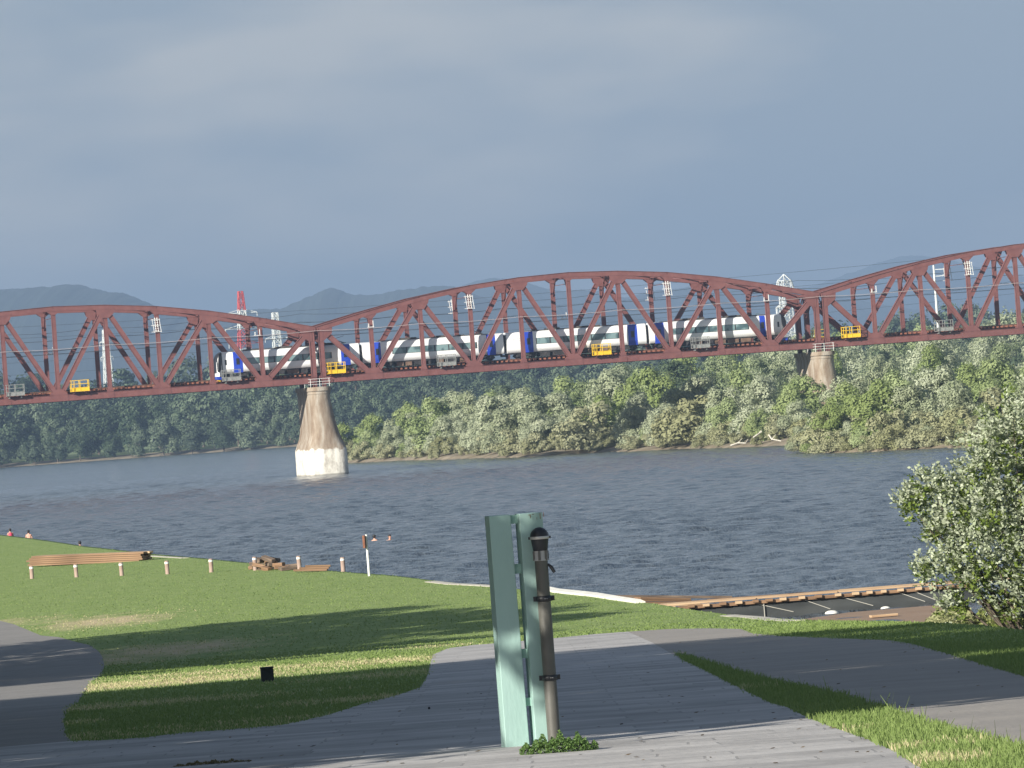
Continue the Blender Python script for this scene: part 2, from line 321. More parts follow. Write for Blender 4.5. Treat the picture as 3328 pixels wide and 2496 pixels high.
# ------------------------------------------------------------ grass blades
def in_poly(px, py, poly):
    P = np.array(poly, float); inside = np.zeros(px.shape, bool); j = len(P) - 1
    for i in range(len(P)):
        xi, yi = P[i]; xj, yj = P[j]
        c = ((yi > py) != (yj > py)) & (px < (xj - xi) * (py - yi) / (yj - yi + 1e-12) + xi)
        inside ^= c; j = i
    return inside
def leafmat(name, dark, light, dry=None, trans=.25, spec=.2, rough=.6):
    m = bpy.data.materials.new(name); m.use_nodes = True; t = m.node_tree; n = t.nodes; L = t.links.new; p = n['Principled BSDF']
    p.inputs['Roughness'].default_value = rough; p.inputs['Specular IOR Level'].default_value = spec
    at = n.new('ShaderNodeAttribute'); at.attribute_name = 'tone'
    r = n.new('ShaderNodeValToRGB'); r.color_ramp.elements[0].color = (*dark, 1); r.color_ramp.elements[1].color = (*light, 1); L(at.outputs['Fac'], r.inputs[0])
    if dry is not None:
        r.color_ramp.elements[1].position = .7; e = r.color_ramp.elements.new(1.0); e.color = (*dry, 1)
    oi = n.new('ShaderNodeObjectInfo'); hs = n.new('ShaderNodeHueSaturation')
    v = n.new('ShaderNodeMapRange'); L(oi.outputs['Random'], v.inputs[0]); v.inputs[3].default_value = .85; v.inputs[4].default_value = 1.15; L(v.outputs[0], hs.inputs['Value'])
    v3 = n.new('ShaderNodeMapRange'); L(oi.outputs['Random'], v3.inputs[0]); v3.inputs[3].default_value = 1.12; v3.inputs[4].default_value = .85; L(v3.outputs[0], hs.inputs['Saturation'])
    L(r.outputs[0], hs.inputs['Color']); L(hs.outputs[0], p.inputs['Base Color'])
    if trans:
        tr = n.new('ShaderNodeBsdfTranslucent'); L(hs.outputs[0], tr.inputs[0]); ms = n.new('ShaderNodeMixShader'); ms.inputs[0].default_value = trans
        L(p.outputs[0], ms.inputs[1]); L(tr.outputs[0], ms.inputs[2]); L(ms.outputs[0], n['Material Output'].inputs[0])
    return m
def quads(name, P, tone, m, idx=None):
    """P: (n,4,3) quad corners"""
    n = len(P); me = bpy.data.meshes.new(name); me.vertices.add(n * 4); me.vertices.foreach_set('co', P.reshape(-1).astype(np.float32))
    me.loops.add(n * 4); me.loops.foreach_set('vertex_index', np.arange(n * 4, dtype=np.int32))
    me.polygons.add(n); me.polygons.foreach_set('loop_start', np.arange(0, n * 4, 4, dtype=np.int32)); me.polygons.foreach_set('loop_total', np.full(n, 4, dtype=np.int32))
    me.materials.append(m) if not isinstance(m, list) else [me.materials.append(q) for q in m]
    if idx is not None: me.polygons.foreach_set('material_index', idx.astype(np.int32))
    me.update(calc_edges=True); a = me.attributes.new('tone', 'FLOAT', 'POINT'); a.data.foreach_set('value', np.repeat(tone, 4).astype(np.float32))
    me.validate(); return me
BLADE = leafmat('grass_blades', (.165, .245, .06), (.29, .37, .125), (.66, .55, .34), .42, spec=.05)
def pix(X, Y, Z):
    x = X / Y; z = Z / Y
    cp, sp = math.cos(PITCH), math.sin(PITCH); yy = cp + z * sp; zz = -sp + z * cp; x = x / yy; zz = zz / yy
    cx = x * math.cos(ROLL) - zz * math.sin(ROLL); cz = x * math.sin(ROLL) + zz * math.cos(ROLL)
    return CX + cx * F, CY - cz * F
def blades(n, Y0, Y1, h0, h1, wd, power, sel=None, keep=None):
    U = rng.random(n); Y = (Y0 ** (1 - power) + U * (Y1 ** (1 - power) - Y0 ** (1 - power))) ** (1 / (1 - power))
    u = rng.uniform(-.115, .115, n); X = u * Y; Z = np.where(Y < 160, -1.37 - .0327 * Y, -6.602)
    px, py = pix(X, Y, Z)
    ok = Y < np.interp(u, shu, shY) - .1
    jx = px + rng.normal(0, 7, n); jy = py + rng.normal(0, 3, n) * (Y < 120)
    for poly in (asph_px, plaza_px, path_px): ok &= ~in_poly(jx, jy, poly)
    if sel is not None: ok &= sel(px, py, X, Y)
    X, Y, Z = X[ok], Y[ok], Z[ok]; n = len(X)
    h = rng.uniform(h0, h1, n); a = rng.uniform(0, math.pi, n); wv = wd * rng.uniform(.6, 1.3, n)
    dx, dy = np.cos(a) * wv, np.sin(a) * wv; lx = rng.normal(0, .35, n) * h; ly = rng.normal(0, .35, n) * h
    P = np.zeros((n, 4, 3)); P[:, 0] = np.stack([X - dx, Y - dy, Z], 1); P[:, 1] = np.stack([X + dx, Y + dy, Z], 1)
    P[:, 2] = np.stack([X + lx + dx * .25, Y + ly + dy * .25, Z + h], 1); P[:, 3] = np.stack([X + lx - dx * .25, Y + ly - dy * .25, Z + h], 1)
    dr = dryness(X, Y); tone = np.clip(rng.normal(.30, .17, n), 0, .62); tone = np.where(rng.random(n) < np.clip(dr * 2.3 - .08, 0, .97), rng.uniform(.7, 1, n), tone)
    return P, tone
def wedge(px, py, X, Y): return (px > 2180) & (py > 2090)
parts = [blades(90000, 110, 420, .02, .045, .022, 1.6), blades(170000, 60, 135, .015, .042, .011, 1.3),
         blades(420000, 30, 112, .03, .075, .007, 1.1, sel=lambda px, py, X, Y: wedge(px, py, X, Y) & (px > 2180)),
         blades(5000, 30, 70, .10, .19, .006, 1.1, sel=lambda px, py, X, Y: wedge(px, py, X, Y) & (py < 2160 + (px - 2200) * .25))]
me = quads('lawn_grass', np.concatenate([p[0] for p in parts]), np.concatenate([p[1] for p in parts]), BLADE)
o = bpy.data.objects.new('lawn_grass', me); col.objects.link(o); tag(o, 'short mown grass of the riverside lawn, straw coloured in patches', 'grass', kind='stuff')

# ------------------------------------------------------------ foliage
def unit(a): return a / (np.linalg.norm(a, axis=1, keepdims=True) + 1e-9)
def crown(seed, W, H, z0, nb, nl, leaf, br=.33, fill=.25, shape='round', out_b=.9, tone_sd=.2, asp=.55):
    r = np.random.default_rng(seed); C = []; Rr = []
    for _ in range(nb):
        t = r.random(); 
        if shape == 'round': zz = z0 + (H - z0) * (.12 + .80 * t); wmax = W / 2 * math.sqrt(max(.05, 1 - (2 * t - .85) ** 2 * .75))
        elif shape == 'bush': zz = z0 + (H - z0) * (.05 + .80 * t); wmax = W / 2 * (1 - .62 * t ** 1.6)
        else: zz = z0 + (H - z0) * (.05 + .85 * t); wmax = W / 2 * (1 - .85 * t)
        a = r.uniform(0, 2 * math.pi); q = wmax * (r.random() ** .5) * .8
        b = br * min(W, H) * r.uniform(.40, 1.25) * (1 - .35 * t); C.append((q * math.cos(a), q * math.sin(a), min(zz, H - b * .7))); Rr.append(b)
    C = np.array(C); Rr = np.array(Rr); bi = r.choice(nb, nl, p=(Rr ** 2) / (Rr ** 2).sum())
    d = unit(r.normal(size=(nl, 3))); d[:, 2] = np.where(d[:, 2] < -.3, -d[:, 2], d[:, 2])
    rr = Rr[bi] * np.where(r.random(nl) < fill, r.uniform(.5, .9, nl), r.normal(1.0, .08, nl))
    lump = np.sin(d[:, 0] * 7 + bi * 2.1) * np.sin(d[:, 1] * 8 + bi * 1.3) * np.sin(d[:, 2] * 7 + bi); rr = rr * (1 + .16 * lump)
    vst = r.uniform(.75, 1.35, nb)[bi]; P0 = C[bi] + d * rr[:, None] * np.stack([np.ones(nl), np.ones(nl), vst], 1); P0[:, 2] += np.where(r.random(nl) < .14, r.uniform(0, .5, nl) * Rr[bi], 0) * (d[:, 2] > 0); P0[:, 2] = np.maximum(P0[:, 2], z0 * .6 + .05)
    nn = unit(d * out_b + r.normal(size=(nl, 3)) * .38); t1 = unit(np.cross(nn, r.normal(size=(nl, 3)))); t2 = np.cross(nn, t1)
    s = leaf * r.uniform(.6, 1.3, nl)[:, None]
    P = np.stack([P0 - t1 * s, P0 - t2 * s * asp, P0 + t1 * s, P0 + t2 * s * asp], 1)
    bt = r.normal(0, .14, nb); tone = np.clip(.45 + bt[bi] + r.normal(0, tone_sd, nl), 0, 1)
    return P, tone
BARK = mat('bark', (.07, .055, .04), (.15, .12, .09), .9, 3, 4, bump=.5)
FAR1 = leafmat('far_tree_leaves', (.045, .072, .040), (.155, .200, .115), None, .15)
FAR2 = leafmat('far_dark_tree_leaves', (.028, .050, .030), (.095, .130, .072), None, .15)
SILV = leafmat('silver_willow_leaves', (.30, .345, .20), (.52, .55, .39), None, .35)
GREENB = leafmat('green_bush_leaves', (.24, .31, .115), (.38, .44, .20), None, .35)
OLIVE = leafmat('olive_scrub_leaves', (.29, .30, .155), (.42, .42, .25), None, .35)
WMIX = leafmat('willow_grove_leaves', (.15, .20, .09), (.32, .37, .20), None, .3)
SHADEL = leafmat('park_tree_leaves', (.04, .08, .02), (.11, .16, .05))
def trunk_mb(H, r0, seed, W, n=4):
    r = random.Random(seed); t = MB(); top = Vector((r.uniform(-.3, .3), r.uniform(-.3, .3), H * .75))
    t.tube([(0, 0, -.6), (0, 0, H * .2), top * .5 + Vector((0, 0, H * .1)), top], [r0 * 1.2, r0, r0 * .7, r0 * .25], BARK, 8)
    for k in range(n):
        a = r.uniform(0, 6.28); z = H * r.uniform(.25, .55); e = Vector((math.cos(a) * W * .33, math.sin(a) * W * .33, z + H * r.uniform(.15, .3)))
        t.tube([(0, 0, z), e * .5 + Vector((0, 0, z * .45)), e], [r0 * .45, r0 * .3, r0 * .1], BARK, 6)
    return t
def make_tree(name, seed, W, H, z0, nb, nl, leaf, m, r0, shape='round', br=.33, fill=.25, out_b=.9):
    root = empty(name, (0, 0, 0)); trunk_mb(H, r0, seed, W).build('trunk', root)
    P, t = crown(seed, W, H, z0, nb, nl, leaf, br, fill, shape, out_b); me = quads('crown', P, t, m); c = bpy.data.objects.new('crown', me); col.objects.link(c); c.parent = root
    return root
def make_bush(name, seed, W, H, nb, nl, leaf, m, br=.30, out_b=.9):
    P, t = crown(seed, W, H, 0.0, nb, nl, leaf, br, .25, 'bush', out_b * 1.15, .12)
    me = quads(name, P, t, m); o = bpy.data.objects.new(name, me); col.objects.link(o); return o

# ------------------------------------------------------------ far land
BANK = mat('river_bank_soil', (.17, .135, .085), (.29, .24, .17), .95, .3, 5, bump=.4)
MEADOW = mat('bank_scrub_ground', (.12, .17, .05), (.20, .25, .09), .95, .2, 6, bump=.6)
isl_px = [(1122, 1505), (1180, 1503), (1300, 1497), (1420, 1496), (1560, 1490), (1680, 1488), (1775, 1483), (1900, 1473), (2050, 1468), (2200, 1460), (2400, 1455), (2550, 1449), (2640, 1444), (2655, 1452), (2613, 1474), (2700, 1474), (2850, 1468), (3000, 1460), (3129, 1455), (3328, 1445), (3700, 1425)]
isl = [onz(a, b, WATER) for a, b in isl_px]
def bank(name, front, back, label):
    """front: shoreline points; back: matching points far behind. Strips rise from the water to the bank top"""
    V = []; n = len(front)
    for f, b in zip(front, back):
        f = Vector((f[0], f[1], 0)); b = Vector((b[0], b[1], 0)); d = (b - f).normalized(); L = (b - f).length
        for s, z in ((-6, -9.5), (0, WATER + .02), (1.2, WATER + .18), (3, WATER + .40), (14, WATER + 1.1), (min(60, L * .5), WATER + 1.6), (L, WATER + 2.4)):
            p = f + d * s; V.append((p.x, p.y, z + (random.uniform(-.10, .10) if 0 < s < 20 else 0)))
    Fs = []; Mi = []
    for i in range(n - 1):
        for k in range(6): Fs.append((i * 7 + k, i * 7 + k + 1, (i + 1) * 7 + k + 1, (i + 1) * 7 + k)); Mi.append(0 if k < 4 else 1)
    me = bpy.data.meshes.new(name); me.from_pydata(V, [], Fs); me.materials.append(BANK); me.materials.append(MEADOW); me.polygons.foreach_set('material_index', Mi)
    bm = bmesh.new(); bm.from_mesh(me); bmesh.ops.recalc_face_normals(bm, faces=bm.faces); bm.to_mesh(me); bm.free()
    if me.polygons[5].normal.z < 0: me.flip_normals()
    o = bpy.data.objects.new(name, me); col.objects.link(o); return tag(o, label, 'bank', kind='structure')
fr = [] + [(p.x, p.y) for p in isl if True]
# drop the backward kink of the cove for the sheet, the headland gets its own sheet
frA = [(-45, 1560), (-36, 1250), (-30, 1020), (-28.6, 950)] + [(p.x, p.y) for p in isl[:13]] + [(60, 700), (120, 720)]
bkA = [(200, 1900), (200, 1800), (150, 1700)] + [(60 + 14 * i, 1650) for i in range(len(frA) - 3)]
bank('right_bank', frA, bkA, 'brown earth bank below the willows')
frB = [(34, 700)] + [(p.x, p.y) for p in isl[14:]] + [(95, 460)]
bkB = [(40, 745)] + [(44 + 9 * i, 760) for i in range(len(isl[14:]))] + [(170, 760)]
bank('headland', frB, bkB, 'low headland of earth and scrub on the right')
frL = [(-900, 1720), (-500, 1735), (-300, 1728), (-160, 1721), (-110, 1705), (-68, 1686), (-40, 1660), (0, 1640), (60, 1650), (200, 1700), (420, 1750)]
bank('left_bank', frL, [(x, 3300) for x, y in frL], 'far left river bank')
def dshore(x, y):                                   # distance behind the island shoreline, measured along the view
    pts = sorted([(p.x / p.y, p.y) for p in isl[:13]] + [(-.0309, 960), (-.0315, 1500)] + [(p.x / p.y, p.y) for p in isl[15:]])
    return y - float(np.interp(x / y, [a for a, b in pts], [b for a, b in pts]))

# far hills
HILL = mat('wooded_hills', (.022, .034, .026), (.034, .046, .034), .95, .004, 8)
def ridge(name, pts, Y, depth, label, amp):
    xs = np.array([a * 1.5045 for a, b in pts]); ys = np.array([b * 1.5045 for a, b in pts]); px = np.linspace(xs[0], xs[-1], 420); py = np.interp(px, xs, ys)
    V = []; n = 14; r = np.random.default_rng(3)
    jit = np.convolve(r.normal(0, 1, 420 + 8), np.ones(5) / 5, 'same')[:420]
    prev = np.zeros(420)
    for k in range(n):
        t = k / (n - 1); 
        prof_t = math.sin(min(1, t / .55) * math.pi / 2) if t <= .55 else math.cos((t - .55) / .45 * math.pi / 2)
        ns = np.convolve(r.normal(0, 1, 440), np.ones(9) / 9, 'same')[:420]; prev = prev * .6 + ns * .4
        for i in range(420):
            x, s = ray(px[i], py[i]); Yk = Y + depth * (t - .55); top = s * Y + jit[i] * amp
            z = -12 + (top + 12) * prof_t * 1.0; V.append((x * Y, Yk, z))
    Fs = [(k * 420 + i, k * 420 + i + 1, (k + 1) * 420 + i + 1, (k + 1) * 420 + i) for k in range(n - 1) for i in range(419)]
    me = bpy.data.meshes.new(name); me.from_pydata(V, [], Fs); me.materials.append(HILL); me.polygons.foreach_set('use_smooth', [True] * len(Fs))
    o = bpy.data.objects.new(name, me); col.objects.link(o); return tag(o, label, 'hills', kind='structure')
ridge('hills', [(-900, 660), (-400, 640), (0, 628), (60, 624), (110, 620), (155, 615), (190, 617), (215, 628), (270, 634), (310, 650), (345, 662), (420, 690), (520, 700)], 7500, 2600, 'blue wooded hills behind the left span', 1.6)
ridge('hills', [(380, 760), (440, 700), (500, 678), (530, 671), (560, 667), (590, 669), (612, 668), (640, 655), (680, 640), (697, 629), (715, 624), (735, 627), (760, 637), (820, 637), (860, 629), (920, 620), (965, 617), (990, 621), (1020, 634), (1060, 650), (1150, 660), (1300, 672), (1500, 700)], 8200, 2600, 'blue wooded hills with a rounded knoll behind the river pier', 1.6)
ridge('hills', [(900, 700), (980, 625), (1030, 608), (1070, 600), (1105, 604), (1140, 612), (1175, 622), (1215, 629), (1260, 626), (1310, 634), (1350, 643), (1400, 632), (1480, 621), (1560, 618), (1640, 622), (1700, 630), (1780, 640), (1900, 660), (2050, 680), (2300, 690), (2900, 700)], 10500, 3000, 'paler blue hills behind the middle span', 1.8)
ridge('hills', [(1450, 700), (1600, 640), (1740, 622), (1790, 606), (1850, 585), (1900, 567), (1945, 554), (1990, 552), (2040, 562), (2100, 577), (2212, 600), (2500, 590), (2900, 640)], 14000, 3000, 'faint distant hill behind the right span', 2.0)

# ------------------------------------------------------------ far-bank trees
tv = [make_tree('broadleaf_tree', 20 + i, 16, 19, .6, 24, 5200, .55, FAR1 if i % 2 else FAR2, .35, 'round', .25, .15, 1.5) for i in range(5)]
used = set()
def put(o, kids, loc, s, rz, label, cat, group):
    if o.name in used: c = copy_tree(o)
    else: c = o; used.add(o.name)
    c.location = loc; c.scale = s; c.rotation_euler = (0, 0, rz); tag(c, label, cat, group); return c
R = random.Random(5)
GL = 'trees along the far left bank'
for row, (dy, hs) in enumerate(((-1, .55), (22, .80), (60, .98), (120, 1.22), (190, 1.35))):
    x = -215 + row * 3
    while x < (40 if row < 2 else 190):
        yb = float(np.interp(x, [a for a, b in frL], [b for a, b in frL]))
        h = hs * R.uniform(.8, 1.18)
        if -62 < x < 40 and row > 1: h *= 1.0
        lab = ('dark green tree at the water edge of the far left bank', 'mid green tree in the second row on the far left bank', 'tall tree in the wood behind the far left bank', 'tall tree at the back of the wood on the far left bank', 'tallest tree at the very back of the wood on the far left bank')[row]
        put(tv[R.randrange(5)], None, (x, yb + dy + R.uniform(-2, 8), WATER + (-.4 if row == 0 else .6)), (h * R.uniform(.9, 1.2), h, h), R.uniform(0, 6), lab, 'tree', GL)
        x += R.uniform(7, 11) * (1 if row < 2 else 1.25)

# willows and scrub of the right bank
wb = [make_bush('willow_bush', 40 + i, 7.6, 7.0, 36, 11000, .145, SILV, .18, 1.3) for i in range(4)]
gb = [make_bush('green_bush', 50 + i, 7.2, 6.0, 32, 10000, .14, GREENB, .19, 1.3) for i in range(4)]
ob = [make_bush('scrub_bush', 60 + i, 5.0, 3.0, 22, 3200, .14, OLIVE, .26) for i in range(3)]
tt = [make_tree('willow_tree', 70 + i, 11, 14, 1.2, 34, 8500, .25, (SILV, FAR1, GREENB, WMIX, SILV)[i], .3, 'round', .22, .2, 1.8) for i in range(5)]
def maxtop(u, y):           # keep the sight line to the deck and the piers free in front of the bridge
    if y < 790: return 7.0 if u > .047 else 9.0
    return 99
def region(x, y, d):
    u = x / y
    side = 'left of the middle of the far bank' if u < .005 else ('below the middle span' if u < .05 else ('round the right pier' if u < .068 else 'below the right span'))
    return side
cnt = 0
def veg(pool, kind, base_h, x, y, h, lab, grp, wide=1.0):
    global cnt
    s = h / base_h; put(pool[R.randrange(len(pool))], None, (x, y, WATER + min(1.6, .15 + .05 * max(0, dshore(x, y)))), (s * wide * R.uniform(.9, 1.15), s * wide * R.uniform(.9, 1.15), s), R.uniform(0, 6), lab, kind, grp); cnt += 1
for (d0, d1, h0, h1, step, pick) in ((-.3, .9, 1.2, 2.4, 2.4, 'o'), (1.5, 3, 2.2, 3.6, 3.4, 'oog'), (3, 9, 4.2, 6.8, 4.4, 'wwgo'), (12, 26, 6.4, 9.0, 5.2, 'wwg'), (30, 60, 7.5, 10.5, 6.5, 'wg')):
    u = -.031
    while u < .125:
        ys = (Yi := None)
        # shoreline distance at this bearing
        y = 560.0
        for _ in range(60):
            if dshore(u * y, y) > 0: break
            y += 10
        lo, hi = y - 10, y
        yy = hi + R.uniform(d0, d1); x = u * yy
        h = R.uniform(h0, h1)
        if d0 > 3:
            h = min(h, float(np.interp(u, [-.031, -.0275, -.0206, -.0148, -.0087, -.002], [3.4, 5.6, 7.6, 8.6, 9.3, 10.5])))
        if d0 > 25 and u < -.022: u += .004; continue
        h = min(h, maxtop(u, yy))
        k = R.choice(pick); reg = region(x, yy, 0)
        if not (.0545 < u < .066 and yy > 722 and d0 > 10):
            if k == 'o': veg(ob, 'bush', 3.0, x, yy, h, 'low olive scrub at the waterline ' + reg, 'scrub along the far right bank', 1.1)
            elif k == 'w': veg(wb, 'bush', 7.0, x, yy, h, 'silvery willow bush on the bank ' + reg, 'silvery willow bushes on the right bank', 1.1)
            else: veg(gb, 'bush', 6.0, x, yy, h, 'bright green bush on the bank ' + reg, 'green bushes on the right bank', 1.1)
        u += step / yy * R.uniform(.85, 1.15)
for i in range(26):
    a_ = isl[13 + min(5, i // 4)]; c_ = isl[14 + min(5, i // 4)]; t_ = (i % 4) / 4 + R.uniform(0, .2); q_ = a_.lerp(c_, t_); yy = q_.y + (R.uniform(.3, 2.5) if i % 2 else R.uniform(3, 8)); x = q_.x
    s_h = R.uniform(1.3, 2.4) if i % 2 else R.uniform(2.6, 4.2); pool = ob if i % 2 else (gb, wb, ob)[i % 3]; base_h = 3.0 if pool is ob else (6.0 if pool is gb else 7.0)
    s = s_h / base_h; put(pool[R.randrange(len(pool))], None, (x, yy, WATER + .1), (s * 1.2, s * 1.2, s), R.uniform(0, 6), 'low scrub along the water edge of the headland on the right', 'bush', 'scrub on the headland')
GT = 'tall trees behind the willows of the right bank'
for yy0, h0, h1, u0 in ((840, 8, 10.5, -.008), (880, 9.5, 12, -.002), (960, 11, 13.5, .012), (1080, 13.5, 16, .036), (1200, 15, 18, .045)):
    u = u0
    while u < .125:
        yy = yy0 + R.uniform(-25, 25)
        veg(tt, 'tree', 14.0, u * yy, yy, R.uniform(h0, h1) * (.8 if u < u0 + .012 else 1), 'tall willow tree in the wood ' + region(u * yy, yy, 0), GT)
        u += R.uniform(7.5, 10.5) / yy

# ------------------------------------------------------------ bridge frame of reference
AB = rad(13.0)                                     # the bridge runs away from the camera to the right
A = dist(1038, 1245, 740)
xb, sb = ray(2676, 1130)
Lp = (xb * A.y - A.x) / (math.cos(AB) - xb * math.sin(AB))
yB = A.y + Lp * math.sin(AB); GRADE = math.atan2(sb * yB - A.z, Lp)
BR = Euler((0, -GRADE, AB)).to_matrix().to_4x4(); BR = Matrix.Rotation(AB, 4, 'Z') @ Matrix.Rotation(-GRADE, 4, 'Y'); BM = Matrix.Translation(A) @ BR
W = 9.4                                            # truss to truss
def bw(s, n, z): return BM @ Vector((s, n, z))
def s_at(px, n):                                   # position along the bridge seen at column px of the deck
    py = 1248 - (px - 1038) * .0708; x, s_ = ray(px, py); p0 = bw(0, n, 1); d = BR @ Vector((1, 0, 0)); return (x * p0.y - p0.x) / (d.x - x * d.y)
GAP = 1.25; LS = Lp - GAP; PN = LS / 10
HT = [7.7, 9.3, 10.7, 11.75, 12.38, 12.62, 12.38, 11.75, 10.7, 9.3, 7.7]
def make_span():
    root = empty('truss_span', (0, 0, 0))
    def node(i, top, n): return Vector((PN * i, n, (HT[i] - .38) if top else .33))
    for side, n in (('near', 0.0), ('far', W)):
        b = MB(); b.box((LS / 2, n, .42), (LS + .5, .55, .80), RED)
        for i in range(11):
            b.box((PN * i, n - .285, .42), (.05, .02, .78), REDD)
        b.box((LS / 2, n, .835), (LS + .5, .72, .03), RED); b.box((LS / 2, n, .005), (LS + .5, .72, .03), RED)
        for i in range(1, 10):
            x = PN * i
            if i % 2: pl = [(x - 1.25, .02), (x + 1.25, .02), (x + 1.15, .95), (x + .55, 1.55), (x - .55, 1.55), (x - 1.15, .95)]
            else: pl = [(x - .5, .02), (x + .5, .02), (x + .42, .9), (x + .22, 1.5), (x - .22, 1.5), (x - .42, .9)]
            b.plate(pl, n - .31, n - .279, RED); b.plate(pl, n + .279, n + .31, RED)
        b.build('bottom_chord', root)
        b = MB()
        for i in range(10):
            p, q = node(i, 1, n), node(i + 1, 1, n)
            d = (q - p).normalized(); e0 = .55 if i == 0 else .04; e1 = .55 if i == 9 else .04
            b.beam(p - d * e0, q + d * e1, .62, .55, RED, up=(0, 1, 0))
            up = Vector((-d.z, 0, d.x))
            b.beam(p - d * e0 + up * .33, q + d * e1 + up * .33, .04, .74, RED, up=(0, 1, 0))
            b.beam(p - d * e0 - up * .30, q + d * e1 - up * .30, .03, .66, REDD, up=(0, 1, 0))
        for i in range(1, 10):
            x = PN * i; z = HT[i] - .7
            sl0 = (HT[i] - HT[i - 1]) / PN; sl1 = (HT[i + 1] - HT[i]) / PN
            if i % 2 == 0: pl = [(x - 1.35, z - 1.35 * sl0 + .3), (x, z + .5), (x + 1.35, z + 1.35 * sl1 + .3), (x + 1.1, z + 1.1 * sl1 - .5), (x + .5, z - 1.1), (x - .5, z - 1.1), (x - 1.1, z - 1.1 * sl0 - .5)]
            else: pl = [(x - .95, z - .95 * sl0 + .2), (x, z + .3), (x + .95, z + .95 * sl1 + .2), (x + .85, z + .8 * sl1 - .05), (x + .24, z - .5), (x - .24, z - .5), (x - .85, z - .8 * sl0 - .05)]
            b.plate(pl, n - .30, n - .276, RED); b.plate(pl, n + .276, n + .30, RED)
        b.build('top_chord', root)
        for i in (0, 10):
            b = MB(); p, q = node(i, 0, n), node(i, 1, n); b.beam(p, q, .62, .5, RED)
            for k in (-1, 1): b.beam(p + Vector((k * .31, -.02, 0)), q + Vector((k * .31, -.02, 0)), .05, .58, REDD)
            x = PN * i; sg = 1 if i == 0 else -1
            b.plate([(x, 7.2), (x + sg * 1.6, 7.5), (x + sg * 1.5, 6.5), (x + sg * .35, 5.6), (x, 5.6)], n - .3, n - .272, RED)
            b.build('end_post', root)
        for i in range(1, 10):
            b = MB(); x = PN * i; z0, z1 = .6, HT[i] - .7
            for k in (-1, 1): b.box((x + k * .26, n, (z0 + z1) / 2), (.035, .42, z1 - z0), RED)
            b.box((x, n, (z0 + z1) / 2), (.50, .05, z1 - z0), RED); b.box((x, n - .17, (z0 + z1) / 2), (.46, .012, z1 - z0), RED)
            b.build('vertical_post', root)
        for i in range(10):
            a, c = (node(i, 1, n), node(i + 1, 0, n)) if i % 2 == 0 else (node(i, 0, n), node(i + 1, 1, n))
            d = (c - a).normalized(); t = Vector((-d.z, 0, d.x)); b = MB(); wd = .66 if i in (0, 9) else (.62 if i in (1, 8) else .58)
            b.beam(a, c, wd, .34, RED)
            for k in (-1, 1): b.beam(a + t * wd / 2 * k, c + t * wd / 2 * k, .04, .46, RED)
            b.build('diagonal', root)
    # floor: cross beams, stringers, laterals; and the bracing between the trusses
    b = MB()
    for i in range(11): b.box((PN * i, W / 2, .60), (.30, W - .6, .85), REDD)
    b.build('cross_beams', root)
    for n in (1.85, 3.15, W - 3.15, W - 1.85):
        b = MB(); b.box((LS / 2, n, .72), (LS, .22, .62), RED); b.box((LS / 2, n, 1.03), (LS, .34, .04), RED); b.build('stringer', root)
    for i in range(11):
        b = MB(); x = PN * i; z = HT[i] - .38
        b.beam((x, .28, z), (x, W - .28, z), .26, .30, REDD, up=(0, 0, 1))
        if i not in (0, 10):
            dz = 2.6 if i % 2 else 2.9
            for (n0, n1, s) in ((.15, 2.3, 1), (W - .15, W - 2.3, 1)):
                b.beam((x, n0, z - dz), (x, n1, z - .1), .16, .16, REDD, up=(1, 0, 0))
                b.beam((x, n0, z - dz * .45), (x, (n0 + n1) / 2, z - dz * .5), .08, .08, REDD, up=(1, 0, 0))
            b.beam((x, 1.3, z - 1.2), (x, W - 1.3, z - 1.2), .08, .08, REDD, up=(1, 0, 0))
        else:
            b.beam((x, .28, z - 1.3), (x, W - .28, z - 1.3), .25, .25, REDD, up=(1, 0, 0))
            for k in range(6):
                n0 = .3 + k * (W - .6) / 6; n1 = n0 + (W - .6) / 6; b.beam((x, n0, z - (1.3 if k % 2 else 0)), (x, n1, z - (0 if k % 2 else 1.3)), .12, .12, REDD, up=(1, 0, 0))
            for (n0, n1) in ((.2, 2.0), (W - .2, W - 2.0)): b.beam((x, n0, z - 3.0), (x, n1, z - 1.3), .2, .2, REDD, up=(1, 0, 0))
        b.build('sway_brace', root)
    b = MB()
    for i in range(10):
        for s in (0, 1):
            p = Vector((PN * i, .3 if s else W - .3, HT[i] - .4)); q = Vector((PN * (i + 1), W - .3 if s else .3, HT[i + 1] - .4)); b.beam(p, q, .13, .13, REDD, up=(0, 0, 1))
    b.build('top_lateral_bracing', root)
    return root
def make_track(root):
    b = MB(); b.box((0, 0, 0), (.24, 2.7, .22), RUST); s0 = b.build('sleeper', root); ns = int(LS / .66)
    for k in range(ns):
        o = s0 if k == 0 else s0.copy()
        if k: col.objects.link(o)
        o.parent = root; o.location = (.35 + k * (LS - .7) / (ns - 1), 2.5, 1.165)
    b = MB()
    for k in range(ns): b.box((.35 + k * (LS - .7) / (ns - 1), W - 2.5, 1.165), (.24, 2.7, .22), RUST)
    tag(b.build('far_track_sleepers', root), kind='stuff')
    for n in (1.97, 3.03, W - 3.03, W - 1.97):
        b = MB(); b.box((LS / 2, n, 1.29), (LS + GAP, .13, .03), RAIL); b.box((LS / 2, n, 1.36), (LS + GAP, .03, .11), RAIL); b.box((LS / 2, n, 1.43), (LS + GAP, .07, .04), RAIL); b.build('rail', root)
sp = make_span(); make_track(sp)
spans = [sp, copy_tree(sp), copy_tree(sp)]
